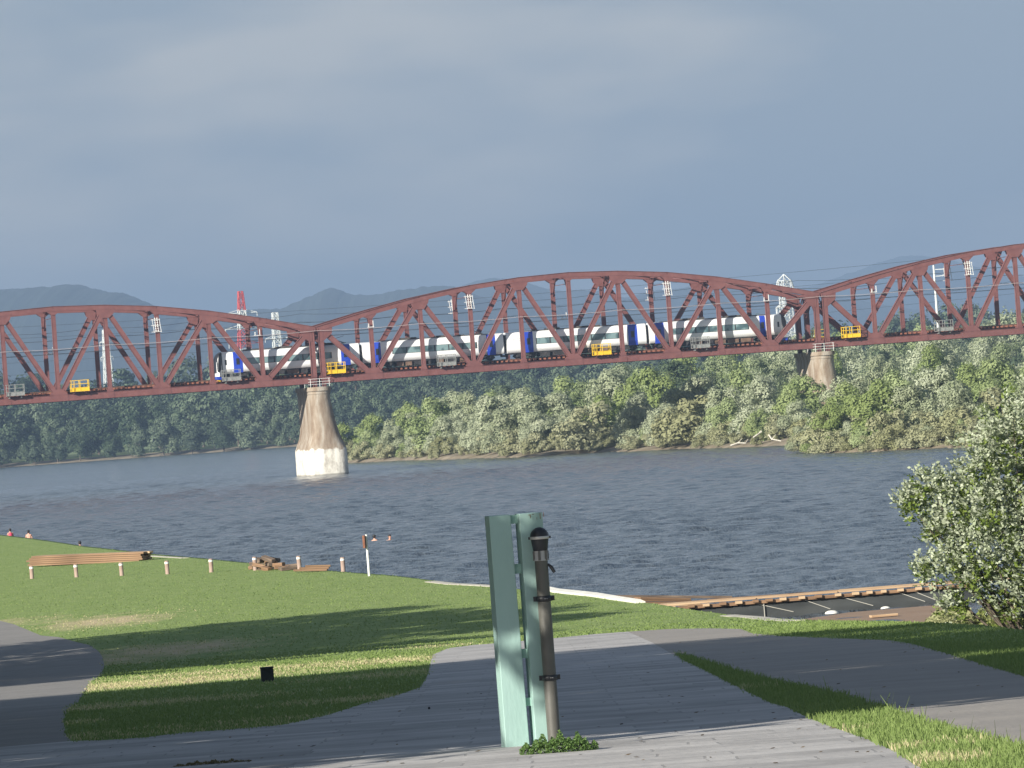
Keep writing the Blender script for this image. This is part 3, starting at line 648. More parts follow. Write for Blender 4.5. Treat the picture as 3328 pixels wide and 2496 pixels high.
for o, k, lab in zip(spans, (-1, 0, 1), ('red brown steel truss span left of the river pier, seen only in part', 'whole red brown steel truss span carrying most of the train', 'red brown steel truss span at the right edge, beyond the tail of the train')):
    o.matrix_world = BM @ Matrix.Translation(Vector((k * Lp + GAP / 2, 0, 0))); tag(o, lab, 'bridge span', 'truss spans of the railway bridge')

# piers
PIER = None
def pier_mats():
    m = bpy.data.materials.new('pier_concrete'); m.use_nodes = True; t = m.node_tree; n = t.nodes; L = t.links.new; p = n['Principled BSDF']; p.inputs['Roughness'].default_value = .9
    tcn = n.new('ShaderNodeTexCoord'); sp_ = n.new('ShaderNodeSeparateXYZ'); L(tcn.outputs['Object'], sp_.inputs[0])
    def noise(sc, st, det=5, ro=.6):
        mpn = n.new('ShaderNodeMapping'); mpn.inputs['Scale'].default_value = st; L(tcn.outputs['Object'], mpn.inputs[0])
        a = n.new('ShaderNodeTexNoise'); a.inputs['Scale'].default_value = sc; a.inputs['Detail'].default_value = det; a.inputs['Roughness'].default_value = ro; L(mpn.outputs[0], a.inputs['Vector']); return a.outputs[0]
    r = n.new('ShaderNodeValToRGB'); e = r.color_ramp.elements; e[0].position = .30; e[0].color = (.19, .13, .085, 1); e[1].position = .72; e[1].color = (.46, .42, .36, 1); x = e.new(.5); x.color = (.30, .24, .18, 1)
    L(noise(.8, (1.6, 1.6, .35)), r.inputs[0])
    r2 = n.new('ShaderNodeValToRGB'); e = r2.color_ramp.elements; e[0].position = .33; e[0].color = (.42, .39, .34, 1); e[1].position = .55; e[1].color = (.74, .71, .63, 1); L(noise(1.5, (1, 1, .5)), r2.inputs[0])
    ad = n.new('ShaderNodeMath'); ad.operation = 'MULTIPLY_ADD'; L(noise(.9, (1, 1, .2), 2), ad.inputs[0]); ad.inputs[1].default_value = 1.2; L(sp_.outputs[2], ad.inputs[2])
    mr_ = n.new('ShaderNodeMapRange'); L(ad.outputs[0], mr_.inputs[0]); mr_.inputs[1].default_value = 4.05; mr_.inputs[2].default_value = 4.2
    mxn = n.new('ShaderNodeMixRGB'); L(mr_.outputs[0], mxn.inputs[0]); L(r2.outputs[0], mxn.inputs[1]); L(r.outputs[0], mxn.inputs[2])
    # wet dark line at the water
    w_ = n.new('ShaderNodeMapRange'); L(sp_.outputs[2], w_.inputs[0]); w_.inputs[1].default_value = .12; w_.inputs[2].default_value = .3; w_.inputs[3].default_value = .45; w_.inputs[4].default_value = 1
    mu = n.new('ShaderNodeMixRGB'); mu.blend_type = 'MULTIPLY'; mu.inputs[0].default_value = 1; L(mxn.outputs[0], mu.inputs[1]); L(w_.outputs[0], mu.inputs[2]); L(mu.outputs[0], p.inputs['Base Color'])
    bn = n.new('ShaderNodeBump'); bn.inputs['Strength'].default_value = .5; bn.inputs['Distance'].default_value = .1; L(noise(4, (1, 1, 1)), bn.inputs['Height']); L(bn.outputs[0], p.inputs['Normal'])
    return m
PIERM = pier_mats()
zc = A.z - WATER                                    # chord underside above the water
def pier(name, s, label, grp='concrete piers of the railway bridge'):
    base = bw(s, W / 2, 0); base.z = WATER
    root = empty(name, base, AB, label, 'bridge pier', grp)
    top = (bw(s, W / 2, 0).z - WATER) - .50; nn = 40
    def sec(z, hw, hl, p, sh=0.0):
        pts = []
        for k in range(nn):
            t = 2 * math.pi * k / nn; c, s_ = math.cos(t), math.sin(t); e = 2 / p
            x = hw * math.copysign(abs(c) ** e, c); r_ = hw * math.copysign(abs(s_) ** e, s_); y = r_ + (hl - hw) * (1 if s_ > 1e-6 else (-1 if s_ < -1e-6 else 0)); pts.append((x + sh, y, z))
        return pts
    zs = [(-2.5, 2.8, 5.8, 3.4, .45), (0, 2.8, 5.8, 3.4, .45), (3.55, 2.76, 5.8, 3.4, .45), (3.7, 2.70, 5.7, 3.0, .45), (4.3, 2.48, 5.6, 2.8, .45), (5.0, 2.18, 5.5, 2.5, .45), (5.9, 1.92, 5.4, 2.3, .40), (7.0, 1.72, 5.4, 2.3, .30), (8.0, 1.58, 5.4, 2.3, .20), (9.2, 1.50, 5.45, 2.3, .10), (10.0, 1.42, 5.5, 2.3, 0), (top - .95, 1.38, 5.55, 2.3, 0)]
    b = MB(); b.loft([sec(*q) for q in zs], PIERM); b.build('shaft', root)
    b = MB(); b.loft([sec(top - .95, 1.46, 5.62, 2.3), sec(top - .55, 1.46, 5.62, 2.3)], PIERM); b.loft([sec(top - .545, 1.62, 5.78, 2.3), sec(top, 1.62, 5.78, 2.3)], PIERM); b.build('cap', root)
    for y in (-W / 2, W / 2):
        b = MB()
        for x in (-GAP / 2, GAP / 2): b.box((x, y, top + .25), (.5, .7, .5), REDD)
        b.build('bearing', root)
    b = MB(); y0 = -5.45; xs = [-1.35, -.1, 1.2]
    for x in xs: b.tube([(x, y0, top), (x, y0, top + 1.1)], .035, WHT, 6)
    for z in (.35, .7, 1.08): b.tube([(-1.55, y0, top + z), (1.35, y0, top + z)], .03, WHT, 6)
    for x in (-1.55, 1.35):
        for z in (.35, .7, 1.08): b.tube([(x, y0, top + z), (x, y0 + 3.2, top + z)], .025, WHT, 6)
        b.tube([(x, y0 + 3.2, top), (x, y0 + 3.2, top + 1.08)], .03, WHT, 6)
    b.build('railing', root)
    return root
pier('bridge_pier', 0, 'concrete pier standing in the river with white lower half and brown streaked shaft')
pier('bridge_pier', Lp, 'concrete pier on the right rising out of the willow bushes')
pier('bridge_pier', -Lp, 'concrete pier out of view to the left'); pier('bridge_pier', 2 * Lp, 'concrete pier out of view to the right')

# ------------------------------------------------------------ train
TN = 2.5; ZB = 2.22                                 # track centre; underside of the bodies
s0 = s_at(706, TN - 1.4); s1 = s_at(2569, TN - 1.4); CP = (s1 - s0) / 4; CL = CP - .45
def tsec(x, hw=1.40, h=2.82, zoff=0.0, rr=.34, tuck=.10):
    pts = []; hw2 = hw
    half = [(hw2 - tuck, 0), (hw2, .55), (hw2, 1.3), (hw2 - .04, 1.95), (hw2 - .12, h - rr * .75), (hw2 - .22, h - rr * .4), (hw2 - .42, h - rr * .15), (hw2 - .8, h - .02), (.0, h)]
    for y, z in half: pts.append((x, -y, z + zoff))
    for y, z in reversed(half[:-1]): pts.append((x, y, z + zoff))
    return pts
def skin(x0, x1, z0, z1, m, outp=.012, hw=1.40, h=2.82, side=-1):
    """a panel that follows the curve of the side wall"""
    hs = [(hw - .10, 0), (hw, .55), (hw, 1.3), (hw - .04, 1.95), (hw - .12, h - .255), (hw - .22, h - .136), (hw - .42, h - .051)]
    zz = [b for a, b in hs]; yy = [a for a, b in hs]; mbb = MB(); zl = sorted(set([z0, z1] + [z for z in zz if z0 < z < z1]))
    for sg in (side,):
        o_ = [(float(np.interp(z, zz, yy)) + outp, z) for z in zl]; i_ = [(y - outp - .03, z) for y, z in o_]
        ring = [(y * sg, z) for y, z in o_] + [(y * sg, z) for y, z in reversed(i_)]
        mbb.loft([[(x0, y, z) for y, z in ring], [(x1, y, z) for y, z in ring]], m, smooth=False)
    return mbb
def carriage(root, k, spec):
    x0 = 0.22; x1 = x0 + CL; lead = spec.get('nose') == 'L'; tail = spec.get('nose') == 'R'
    b = MB(); a = x0 + (.72 if lead else 0); c = x1 - (.72 if tail else 0)
    b.loft([tsec(a), tsec(c)], WHITE)
    body = b.build('carriage', root, (k * CP, 0, ZB))
    if lead or tail:
        e = a if lead else c; sg = -1 if lead else 1
        b = MB(); b.loft([tsec(e), tsec(e + sg * .25, 1.38, 2.72), tsec(e + sg * .5, 1.30, 2.52, 0, .5), tsec(e + sg * .65, 1.20, 2.30, 0, .5), tsec(e + sg * .72, 1.05, 2.1, 0, .5)], BLACKG); b.build('windscreen', body)
        b = MB(); b.loft([tsec(e + sg * .1, 1.42, .50, -.42, .1, .05), tsec(e + sg * .74, 1.1, .50, -.42, .1, .05)], WHITE, smooth=False); b.box((e + sg * .4, 0, -.62), (.7, 2.1, .42), BLUE); b.box((e + sg * .5, -.75, -1.0), (.35, .3, .3), YEL); b.build('front_skirt', body)
        for sd_ in (-1, 1): b = skin(*((e + .36, e + .62) if lead else (e - .62, e - .36)), 1.05, 1.75, BLACKG, .01, side=sd_); b.build('cab_window', body)
        b = MB(); b.loft([tsec(e - sg * .02, 1.415, 2.835), tsec(e + sg * .06, 1.415, 2.82)], DARK); b.build('windscreen_frame', body)
    for (d0, d1) in spec['doors']:
        for sd_ in (-1, 1):
            b = skin(x0 + d0, x0 + d1, -.05, 2.74, BLUE, .015, side=sd_); dr = b.build('door', body)
            w_ = .46; mid = x0 + (d0 + d1) / 2; b = skin(mid - w_ / 2, mid + w_ / 2, 1.0, 1.85, BLACKG, .022, side=sd_); b.build('door_window', body)
    wa, wb_ = spec['win']; nw = 6; L_ = (wb_ - wa) / nw
    for sd_ in (-1, 1):
        b = skin(x0 + wa - .05, x0 + wb_ + .05, .98, 1.82, DARK, .012, side=sd_); b.build('window_band', body)
        for i in range(nw):
            b = skin(x0 + wa + i * L_ + .08, x0 + wa + (i + 1) * L_ - .08, 1.02, 1.78, GLASS, .024, side=sd_); b.build('window', body)
    # underframe
    b = MB(); r = random.Random(k + 3); x = x0 + 4.6; b.box(((x0 + x1) / 2, 0, -.10), (CL - .4 - (1 if lead or tail else 0), 2.3, .18), DARK)
    while x < x1 - 5.2:
        L_ = r.uniform(.7, 1.7); b.box((x + L_ / 2, 0, -.42), (L_, 2.45, .52), BROWNBOX if r.random() < .5 else DARK); x += L_ + r.uniform(.15, .5)
    b.build('underframe', body)
    for xc in (x0 + 2.7, x1 - 2.7):
        b = MB(); b.box((xc, 0, -.42), (2.9, 2.2, .26), DARK)
        for dx in (-1.05, 1.05):
            for y in (-.53, .53): b.tube([(xc + dx, y - .06, -.36), (xc + dx, y + .06, -.36)], .41, DARK, 16)
            b.box((xc + dx, 0, -.36), (.16, 2.1, .16), DARK); b.box((xc + dx, -1.05, -.36), (.4, .16, .36), DARK)
        b.build('bogie', body)
    b = MB()
    for (u0, u1, hh) in spec['roof']: b.box((x0 + (u0 + u1) / 2, 0, 2.82 + hh / 2), (u1 - u0, 1.7, hh), ROOF)
    b.box(((x0 + x1) / 2, -.75, 2.86), (CL - 5, .1, .07), ROOF); b.box(((x0 + x1) / 2, 0, 2.84), (CL - 4, 2.0, .04), ROOF); b.build('roof_equipment', body)
    if 'panto' in spec:
        xp = x0 + spec['panto']; b = MB(); b.box((xp, 0, 2.95), (1.6, 1.3, .08), DARK)
        for y in (-.4, .4): b.beam((xp + .6, y, 3.0), (xp - .7, y * .6, 3.55), .05, .05, DARK); b.beam((xp - .7, y * .6, 3.55), (xp + .7, y * .3, 3.9), .04, .04, DARK)
        for dx in (0, .3): b.beam((xp + .6 + dx, -.8, 3.92), (xp + .6 + dx, .8, 3.92), .06, .05, DARK)
        b.build('pantograph', body)
    if spec.get('oval'):
        b = MB(); pts = [(x0 + 1.45 + .62 * math.cos(t), -1.405, 1.72 + .17 * math.sin(t)) for t in np.linspace(0, 2 * math.pi, 25)]; b.tube(pts, .012, GREY, 5, cap=False); b.build('oval_emblem', body)
    if k < 3:
        b = MB(); b.box((x1 + .22, 0, 1.3), (.5, 1.6, 2.3), DARK); b.box((x1 + .22, 0, -.3), (.9, .3, .25), DARK)
        b.tube([(x1 + .1, -1.1, .1), (x1 + .1, -1.1, 2.5)], .04, DARK, 6); b.build('gangway', body)
    return body
train = empty('passenger_train', (0, 0, 0), 0, 'white four car electric train with blue doors crossing the truss bridge', 'train')
train.matrix_world = BM @ Matrix.Translation(Vector((s0, TN, 0)))
carriage(train, 0, dict(nose='L', doors=[(2.25, 3.5), (16.9, 18.15)], win=(3.9, 15.6), roof=[(4.2, 6.4, .14), (8.4, 10.6, .22), (13.5, 16.5, .28)], panto=17.0))
carriage(train, 1, dict(doors=[(1.6, 2.5), (17.1, 18.3)], win=(4.1, 15.7), roof=[(5.6, 7.6, .25), (10.4, 12.4, .22), (13.4, 14.2, .15)], panto=16.0))
carriage(train, 2, dict(doors=[(2.4, 3.65), (16.9, 18.2)], win=(4.1, 15.6), roof=[(5.8, 7.6, .24), (10.3, 13.2, .22)], oval=True))
carriage(train, 3, dict(nose='R', doors=[(.75, 2.1), (15.6, 16.4)], win=(2.8, 14.0), roof=[(5.0, 8.0, .26), (11.0, 14.2, .24)]))

# ------------------------------------------------------------ maintenance cages on the near chord
def cage(px, m, mname, label, near=True, wide=2.35, px_s=None):
    s = s_at(px, -.5 if near else W + .5); root = empty('maintenance_cage', (0, 0, 0), 0, label, 'cage', 'maintenance cages on the bridge')
    root.matrix_world = BM @ Matrix.Translation(Vector((s, -.28 if near else W + 1.0, .84)))
    b = MB(); h = 1.5; d = 1.0; z0 = .28; hw = wide / 2
    for x in (-hw, 0, hw):
        for y in (-d + .2, .2): b.box((x, y, z0 + h / 2), (.07, .07, h), m)
    for z in (.02, .5, 1.0, h - .03):
        for y in (-d + .2, .2): b.box((0, y, z0 + z), (wide, .05, .06), m)
        for x in (-hw, hw): b.box((x, -d / 2 + .2, z0 + z), (.05, d, .06), m)
    for k in range(2): b.box((-hw + .28 + k * .14, -d + .16, z0 + h / 2), (.04, .04, h), m)
    b.build('frame', root)
    b = MB(); b.box((0, -d / 2 + .2, z0 + .02), (wide, d, .04), m); b.box((0, -d + .22, z0 + .27), (wide, .02, .42), m); b.build('floor_panel', root)
    for x in (-hw + .4, hw - .4):
        b = MB(); b.box((x, -.3, .13), (.10, .5, .28), m if m is GREY else REDD); b.box((x, -.02, 0), (.36, .3, .06), m if m is GREY else REDD); b.build('foot', root)
cage(262, YEL, 'y', 'yellow maintenance cage on the left span')
cage(1095, YEL, 'y', 'yellow maintenance cage just right of the river pier')
cage(1958, YEL, 'y', 'yellow maintenance cage below the third carriage')
cage(2768, YEL, 'y', 'yellow maintenance cage just right of the right pier')
cage(2668, YEL, 'y', 'yellow maintenance cage half hidden behind the end posts of the right span', False)
cage(52, GREY, 'g', 'grey maintenance cage at the left edge of the picture')
cage(755, GREY, 'g', 'grey maintenance cage in front of the leading carriage')
cage(1454, GREY, 'g', 'grey maintenance cage below the second carriage')
cage(2279, GREY, 'g', 'grey maintenance cage below the last carriage')
cage(3070, GREY, 'g', 'grey maintenance cage on the right span')

# overhead line
def wire(name, n, z, sag, r, m, label, grp):
    root = None; b = MB(); step = Lp / 5; pts = []
    k = -7
    while k < 10:
        for t in np.linspace(0, 1, 9)[:-1]: pts.append(bw((k + t) * step, n, z - sag * 4 * t * (1 - t)))
        k += 1
    b.tube(pts, r, m, 5); o = b.build(name); tag(o, label, 'wire', grp)
GW = 'overhead wires of the railway'
wire('contact_wire', 2.5, 6.35, .03, .022, CABLE, 'thin dark contact wire just above the train roof', GW)
wire('contact_wire', W - 2.5, 6.35, .03, .022, CABLE, 'thin dark contact wire over the empty far track', GW)
wire('messenger_wire', 2.5, 7.3, .55, .022, CABLE, 'sagging dark wire above the near track', GW)
wire('messenger_wire', W - 2.5, 7.3, .55, .022, CABLE, 'sagging dark wire above the far track', GW)
wire('feeder_wire', W + .9, 8.5, .30, .03, CABLE, 'dark feeder wire on the far side of the trusses', GW)
wire('feeder_wire', W + .5, 9.6, .35, .022, CABLE, 'highest dark wire on the far side of the trusses', GW)
wire('signal_cable', -.55, 7.0, .14, .028, CABLEL, 'pale cable running along the near side of the trusses', GW)
def bracket(px, n, z, label, big=True):
    s = s_at(px, n); root = empty('insulator_bracket', (0, 0, 0), 0, label, 'insulator bracket', 'white insulator brackets on the trusses'); root.matrix_world = BM @ Matrix.Translation(Vector((s, n, z)))
    b = MB()
    if big:
        for z_ in (0, .85, 1.6): b.box((.35, 0, z_), (1.25, .07, .06), WHT)
        for x, lean in ((0, .0), (.95, 0)): b.beam((x + .1, 0, -.1), (x - .1, 0, 1.75), .06, .06, WHT)
        b.build('frame', root)
        for x in (.3, .62):
            b = MB(); b.beam((x + .06, 0, 0), (x - .04, 0, 1.9), .06, .06, WHT)
            for q in np.linspace(.15, 1.75, 7): b.lathe([(0, -.05), (.12, -.03), (.12, .03), (0, .05)], WHT, (x + .06 - .1 * q / 1.9, 0, q), 8)
            b.build('insulator', root)
    else:
        b.box((.1, 0, 0), (.9, .08, .08), WHT); b.box((.45, 0, .4), (.08, .08, .9), WHT); b.build('frame', root)
        b = MB()
        for q in (0, .15, .3): b.lathe([(0, -.05), (.12, -.03), (.12, .03), (0, .05)], WHT, (-.15, 0, .1 + q), 8)
        b.build('insulator', root)
bracket(514, -.45, 8.3, 'white insulator bracket near the middle of the left span')
bracket(1532, -.45, 8.6, 'white insulator bracket at the second post of the middle span, above the second carriage')
bracket(2175, -.45, 8.6, 'white insulator bracket right of the crown of the middle span')
bracket(3155, -.45, 8.6, 'white insulator bracket on the right span')
bracket(846, -.45, 6.9, 'small white insulator bracket left of the river pier', False)
bracket(1215, -.45, 7.0, 'small white insulator bracket right of the river pier', False)
bracket(2500, -.45, 6.9, 'small white insulator bracket above the last blue door', False)
bracket(2850, -.45, 7.1, 'small white insulator bracket right of the right pier', False)
bracket(1478, W + .4, 8.3, 'white insulator bracket on the far truss above the second carriage')
bracket(2118, W + .4, 8.3, 'white insulator bracket on the far truss right of the crown')
bracket(3085, W + .4, 8.2, 'white insulator bracket on the far truss of the right span')
bracket(1842, 3.4, 6.4, 'white cantilever arm hanging under the crown of the middle span', False)
bracket(172, 3.4, 6.4, 'white cantilever arm hanging in the left span', False)

# ------------------------------------------------------------ pylons behind
PW = mat('pylon_white', (.62, .64, .64), (.7, .72, .72), .6); PR = mat('pylon_red', (.42, .06, .06), (.50, .08, .075), .6)
def pylon(px, py_top, Y, w_base, w_top, label, bands=None, arms=((.86, 6), (.76, 7), (.66, 6)), th=.30, cap=None):
    top = dist(px, py_top, Y); zb = WATER; base = Vector((top.x, Y, zb)); H = top.z - zb
    root = empty('transmission_pylon', base, rad(20), label, 'pylon', 'transmission pylons behind the bridge')
    n = 16; lv = [H * (i / n) for i in range(n + 1)]; wd = lambda z: w_base + (w_top - w_base) * z / H
    b = MB()
    for i in range(n):
        m = PW if bands is None else (PR if int((1 - (lv[i] + lv[i + 1]) / 2 / H) * bands) % 2 == 0 else PW)
        a, c = wd(lv[i]) / 2, wd(lv[i + 1]) / 2; A_ = [(-a, -a), (a, -a), (a, a), (-a, a)]; C_ = [(-c, -c), (c, -c), (c, c), (-c, c)]
        for k in range(4):
            p, q = (*A_[k], lv[i]), (*C_[k], lv[i + 1]); p2, q2 = (*A_[(k + 1) % 4], lv[i]), (*C_[(k + 1) % 4], lv[i + 1])
            b.beam(p, q, th, th, m, up=(1, .3, 0)); b.beam(p, q2, th * .6, th * .6, m, up=(1, .3, 0)); b.beam(p2, q, th * .6, th * .6, m, up=(1, .3, 0)); b.beam(q, q2, th * .6, th * .6, m, up=(0, 0, 1))
    b.build('mast', root)
    for f_, L_ in arms:
        m = PW if bands is None else (PR if int((1 - f_) * bands) % 2 == 0 else PW)
        b = MB(); z = H * f_
        for sg in (-1, 1):
            b.beam((0, 0, z), (sg * L_, 0, z), th * .8, th * .8, m, up=(0, 0, 1)); b.beam((0, 0, z + 1.6), (sg * L_, 0, z), th * .6, th * .6, m, up=(0, 1, 0)); b.tube([(sg * L_, 0, z), (sg * L_, 0, z - 1.5)], .15, PW, 5)
        b.build('cross_arm', root)
    if cap:
        b = MB(); b.lathe([(.2, H + 2.5), (cap * .45, H), (cap * .6, H - 3.5), (cap * .4, H - 5), (cap * .4, H - 10), (cap * .65, H - 11), (cap * .65, H - 15)], PW, n=6)
        o = b.build('insulator_head', root); wf = o.modifiers.new('w', 'WIREFRAME'); wf.thickness = th * 1.3
    return H
pylon(781, 947, 2100, 8.2, 1.5, 'tall red and white lattice pylon behind the left span', bands=8.3, th=.36)
pylon(893, 1016, 2300, 5.6, 2.0, 'white lattice pylon just right of the red and white one', th=.32, arms=((.8, 5), (.64, 5.5)))
pylon(341, 1072, 2200, 5.0, 1.6, 'thin white lattice pylon behind the left span', th=.30, arms=((.9, 2.5), (.78, 2.5)))
pylon(2549, 912, 2300, 5.5, 3.6, 'white lattice pylon with onion shaped head above the tail of the train', th=.34, arms=(), cap=7)
pole_top = dist(3034, 862, 1000); base = Vector((pole_top.x, 1000, WATER)); root = empty('utility_pole', base, 0, 'tall white utility pole behind the right span', 'pole')
b = MB(); Hh = pole_top.z - WATER; b.tube([(0, 0, 0), (0, 0, Hh)], [.34, .18], PW, 10); b.build('pole', root)
b = MB(); b.box((1.0, 0, Hh - .8), (2.2, .12, .12), PW); b.box((1.0, 0, Hh - 2.0), (2.2, .12, .12), PW); b.box((1.9, 0, Hh - 1.2), (.12, .12, 2.0), PW); b.build('cross_arm', root)
def pline(p, q, sag, r, label):
    b = MB(); b.tube([Vector(p).lerp(Vector(q), t) - Vector((0, 0, sag * 4 * t * (1 - t))) for t in np.linspace(0, 1, 25)], r, CABLE, 4); tag(b.build('power_line'), label, 'wire', 'power lines in front of the hills')
for py0, py1, Y in ((1050, 905, 1900), (1085, 960, 1950), (1168, 1015, 2000), (1210, 1042, 2050)):
    pline(dist(-600, py0 + 44, Y), dist(4200, py1 - 190, Y + 150), 5, .055, 'thin power line crossing in front of the hills')

# ------------------------------------------------------------ near bank things
WOODL = mat('fresh_timber', (.40, .26, .15), (.58, .42, .26), .75, 2.0, 4, stretch=(.3, 6, 6)); WOODB = mat('brown_timber', (.16, .092, .05), (.29, .175, .10), .8, 2.0, 5, stretch=(.25, 7, 7)); WOODG = mat('old_grey_timber', (.09, .065, .05), (.22, .16, .115), .9, 2.5, 5, stretch=(.4, 5, 5))
BOLW = mat('weathered_pinkish_post', (.30, .21, .17), (.42, .31, .26), .85, 6, 4, stretch=(1, 1, .3))
pos = ['at the left edge, below the left end of the timber stack', 'below the left half of the long timber stack', 'below the middle of the long timber stack', 'just right of the long timber stack', 'midway between the timber stack and the old beams', 'before the left end of the old beams', 'before the right end of the old beams', 'nearest the white sign pole']
def bollard():
    root = empty('bollard', (0, 0, 0)); b = MB(); b.lathe([(.098, -.1), (.098, .50)], BOLW, n=14); b.lathe([(.098, .56), (.098, .60), (.085, .625), (0, .63)], BOLW, n=14); b.build('post', root)
    b = MB(); b.lathe([(.101, .48), (.104, .49), (.104, .545), (.101, .565)], WHT, n=14); b.build('white_band', root); return root
b0 = bollard()
for i, (x, y) in enumerate([(104, 1881), (249, 1876), (396, 1871), (545, 1866), (687, 1860), (830, 1854), (974, 1852), (1116, 1858)]):
    o = b0 if i == 0 else copy_tree(b0); o.location = ground(x, y); o.rotation_euler = (0, rad(R.uniform(-1.5, 1.5)), 0); tag(o, 'round wooden bollard ' + pos[i], 'bollard', 'row of bollards on the lawn')
# long timber stack: boards in a bundle
pl = ground(100, 1839); pr = ground(492, 1824); ctr = (pl + pr) / 2; dv = (pr - pl); ang = math.atan2(dv.y, dv.x); Ls = 397 / (F / ctr.y)
Rz = Matrix.Rotation(rad(-28), 3, 'Z')
lab_rows = ['bottom', 'second', 'third', 'fourth', 'top']
for lay in range(5):
    for k in range(3):
        b = MB(); L_ = Ls - R.uniform(0, .35); off = R.uniform(-.15, .15) + (.15 if lay == 4 else 0)
        b.box((0, 0, 0), (L_ * 1.12, .34, .092), WOODL if (lay == 4 and k != 0) else WOODB); o = b.build('timber_board', bevel=.01)
        lo_ = Vector((off, (k - 1) * .36 + R.uniform(-.01, .01), .06 + lay * .103)); o.rotation_euler = (0, rad(1.1), rad(-28)); o.location = Vector((ctr.x, ctr.y, prof(ctr.y))) + Rz @ lo_
        tag(o, 'long timber board, %s layer, %s of the stack on the lawn' % (lab_rows[lay], ('front row', 'middle row', 'back row')[k]), 'timber board', 'boards of the long timber stack')
# heap of old beams
for i in range(26):
    t = i / 25; px = 815 + 125 * (t ** .9) + R.uniform(-6, 6); lay = (i * 7) % 3 if i < 20 else 0
    p = ground(px, 1852 + R.uniform(-3, 3)); p.y += R.uniform(0, 2.5); tall = math.sin(min(1, t * 1.3) * math.pi) * .9 + .1
    b = MB(); L_ = R.uniform(.45, 1.0); b.box((0, 0, 0), (L_, .22, .16), R.choice((WOODG, WOODG, WOODB))); o = b.build('old_beam', bevel=.012)
    o.rotation_euler = (R.uniform(-.25, .25), R.uniform(-.5, .5) * tall, R.uniform(-1.4, 1.4)); o.location = p + Vector((0, 0, .09 + lay * .19 * tall))
    tag(o, 'short weathered beam in the heap of old beams at the water edge', 'beam', 'heap of old beams at the water edge')
for i in range(3):
    p = ground(1010 + i * 12, 1858 + i); b = MB(); b.box((0, 0, 0), (1.5 - .2 * i, .24, .09), WOODB); o = b.build('plank', bevel=.01); o.location = p + Vector((0, i * .1, .07 + i * .1)); o.rotation_euler = (0, rad(3), rad(-8 + 5 * i))
    tag(o, ('lowest', 'middle', 'topmost')[i] + ' reddish plank lying right of the heap of old beams', 'plank', 'planks right of the old beams')
# sign pole
p = ground(1200, 1872); root = empty('sign_pole', p, 0, 'slim white pole with brown board seen edge on at the lawn edge', 'sign pole'); Hs = 135 / (F / p.y)
b = MB(); b.tube([(0, 0, -.1), (0, 0, Hs)], .052, WHT, 10); b.build('pole', root)
b = MB(); b.box((-.09, 0, Hs - .29), (.09, .55, .52), mat('rusty_board', (.16, .06, .035), (.26, .11, .06), .8, 6)); o = b.build('board', root); o.rotation_euler = (0, 0, rad(-6))
# dark block on the lawn
BLK = mat('dark_block', (.012, .013, .015), (.03, .032, .03), .7, 5)
p = ground(870, 2216); root = empty('ground_lamp', p, rad(8), 'small black square bollard in the shaded lawn', 'bollard'); b = MB(); b.box((0, 0, .11), (.22, .22, .26), BLK); b.build('body', root, bevel=.012); b = MB(); b.box((0, 0, .255), (.235, .235, .03), BLK); b.build('cap', root, bevel=.006)
# green twin column
MINT = mat('mint_green_paint', (.30, .45, .41), (.35, .50, .46), .5, 1.5, 6, bump=.08, bscale=30, stretch=(1, 1, .3)); MINTD = mat('mint_green_paint_worn', (.20, .36, .30), (.28, .45, .38), .6, 12, 5); RSTC = mat('rust_chips', (.10, .05, .02), (.22, .12, .05), .9, 20)
PIPE = mat('grey_plastic_pipe', (.085, .082, .072), (.112, .108, .094), .5, 3); BLKP = mat('black_plastic', (.012, .013, .016), (.022, .023, .028), .45, 5); CLR = mat('clear_grey_collar', (.30, .29, .29), (.42, .41, .41), .3, 10)
base = ground(1640, 2433); bx, by = base.x, base.y; sc = F / by
root = empty('twin_column', base, rad(0), 'pair of tall mint green steel columns joined by short plates in the foreground', 'column')
Hc = 757 / sc; th = rad(-12)
def colbox(x, w_, d_, nm, top=Hc):
    b = MB(); R3 = Matrix.Rotation(-th, 3, 'Z')
    v = []
    for z, k in ((-.05, 1.05), (top, .94)):
        for sx, sy in ((0, 0), (1, 0), (1, 1), (0, 1)): v.append(Vector((x, 0, 0)) + R3 @ Vector(((sx - .0) * w_ * k, sy * d_, 0)) + Vector((0, 0, z)))
    b.add(v, [(0, 1, 2, 3), (4, 5, 6, 7), (0, 1, 5, 4), (1, 2, 6, 5), (2, 3, 7, 6), (3, 0, 4, 7)], MINT); return b.build(nm, root, bevel=.006)
e1 = colbox(.012, .200, .19, 'column'); e2 = colbox(.272 , .215, .19, 'column')
for zc_, hh in ((Hc - .045, .075), (Hc - .47, .085), (Hc - 1.20, .08), (.38, .07)):
    b = MB(); b.box((.24, .10, zc_), (.10, .03, hh), MINTD); b.build('joining_plate', root)
b = MB()
for dx, dz, w_, h_ in ((.07, .015, .022, .006), (.075, .03, .006, .03), (.16, .03, .006, .05), (.10, .012, .02, .005), (.19, .02, .005, .04), (.13, .05, .004, .02)): b.box((.29 + dx, -.004, Hc - dz), (w_, .004, h_), RSTC)
b.build('rust_marks', root).rotation_euler = (0, 0, 0)
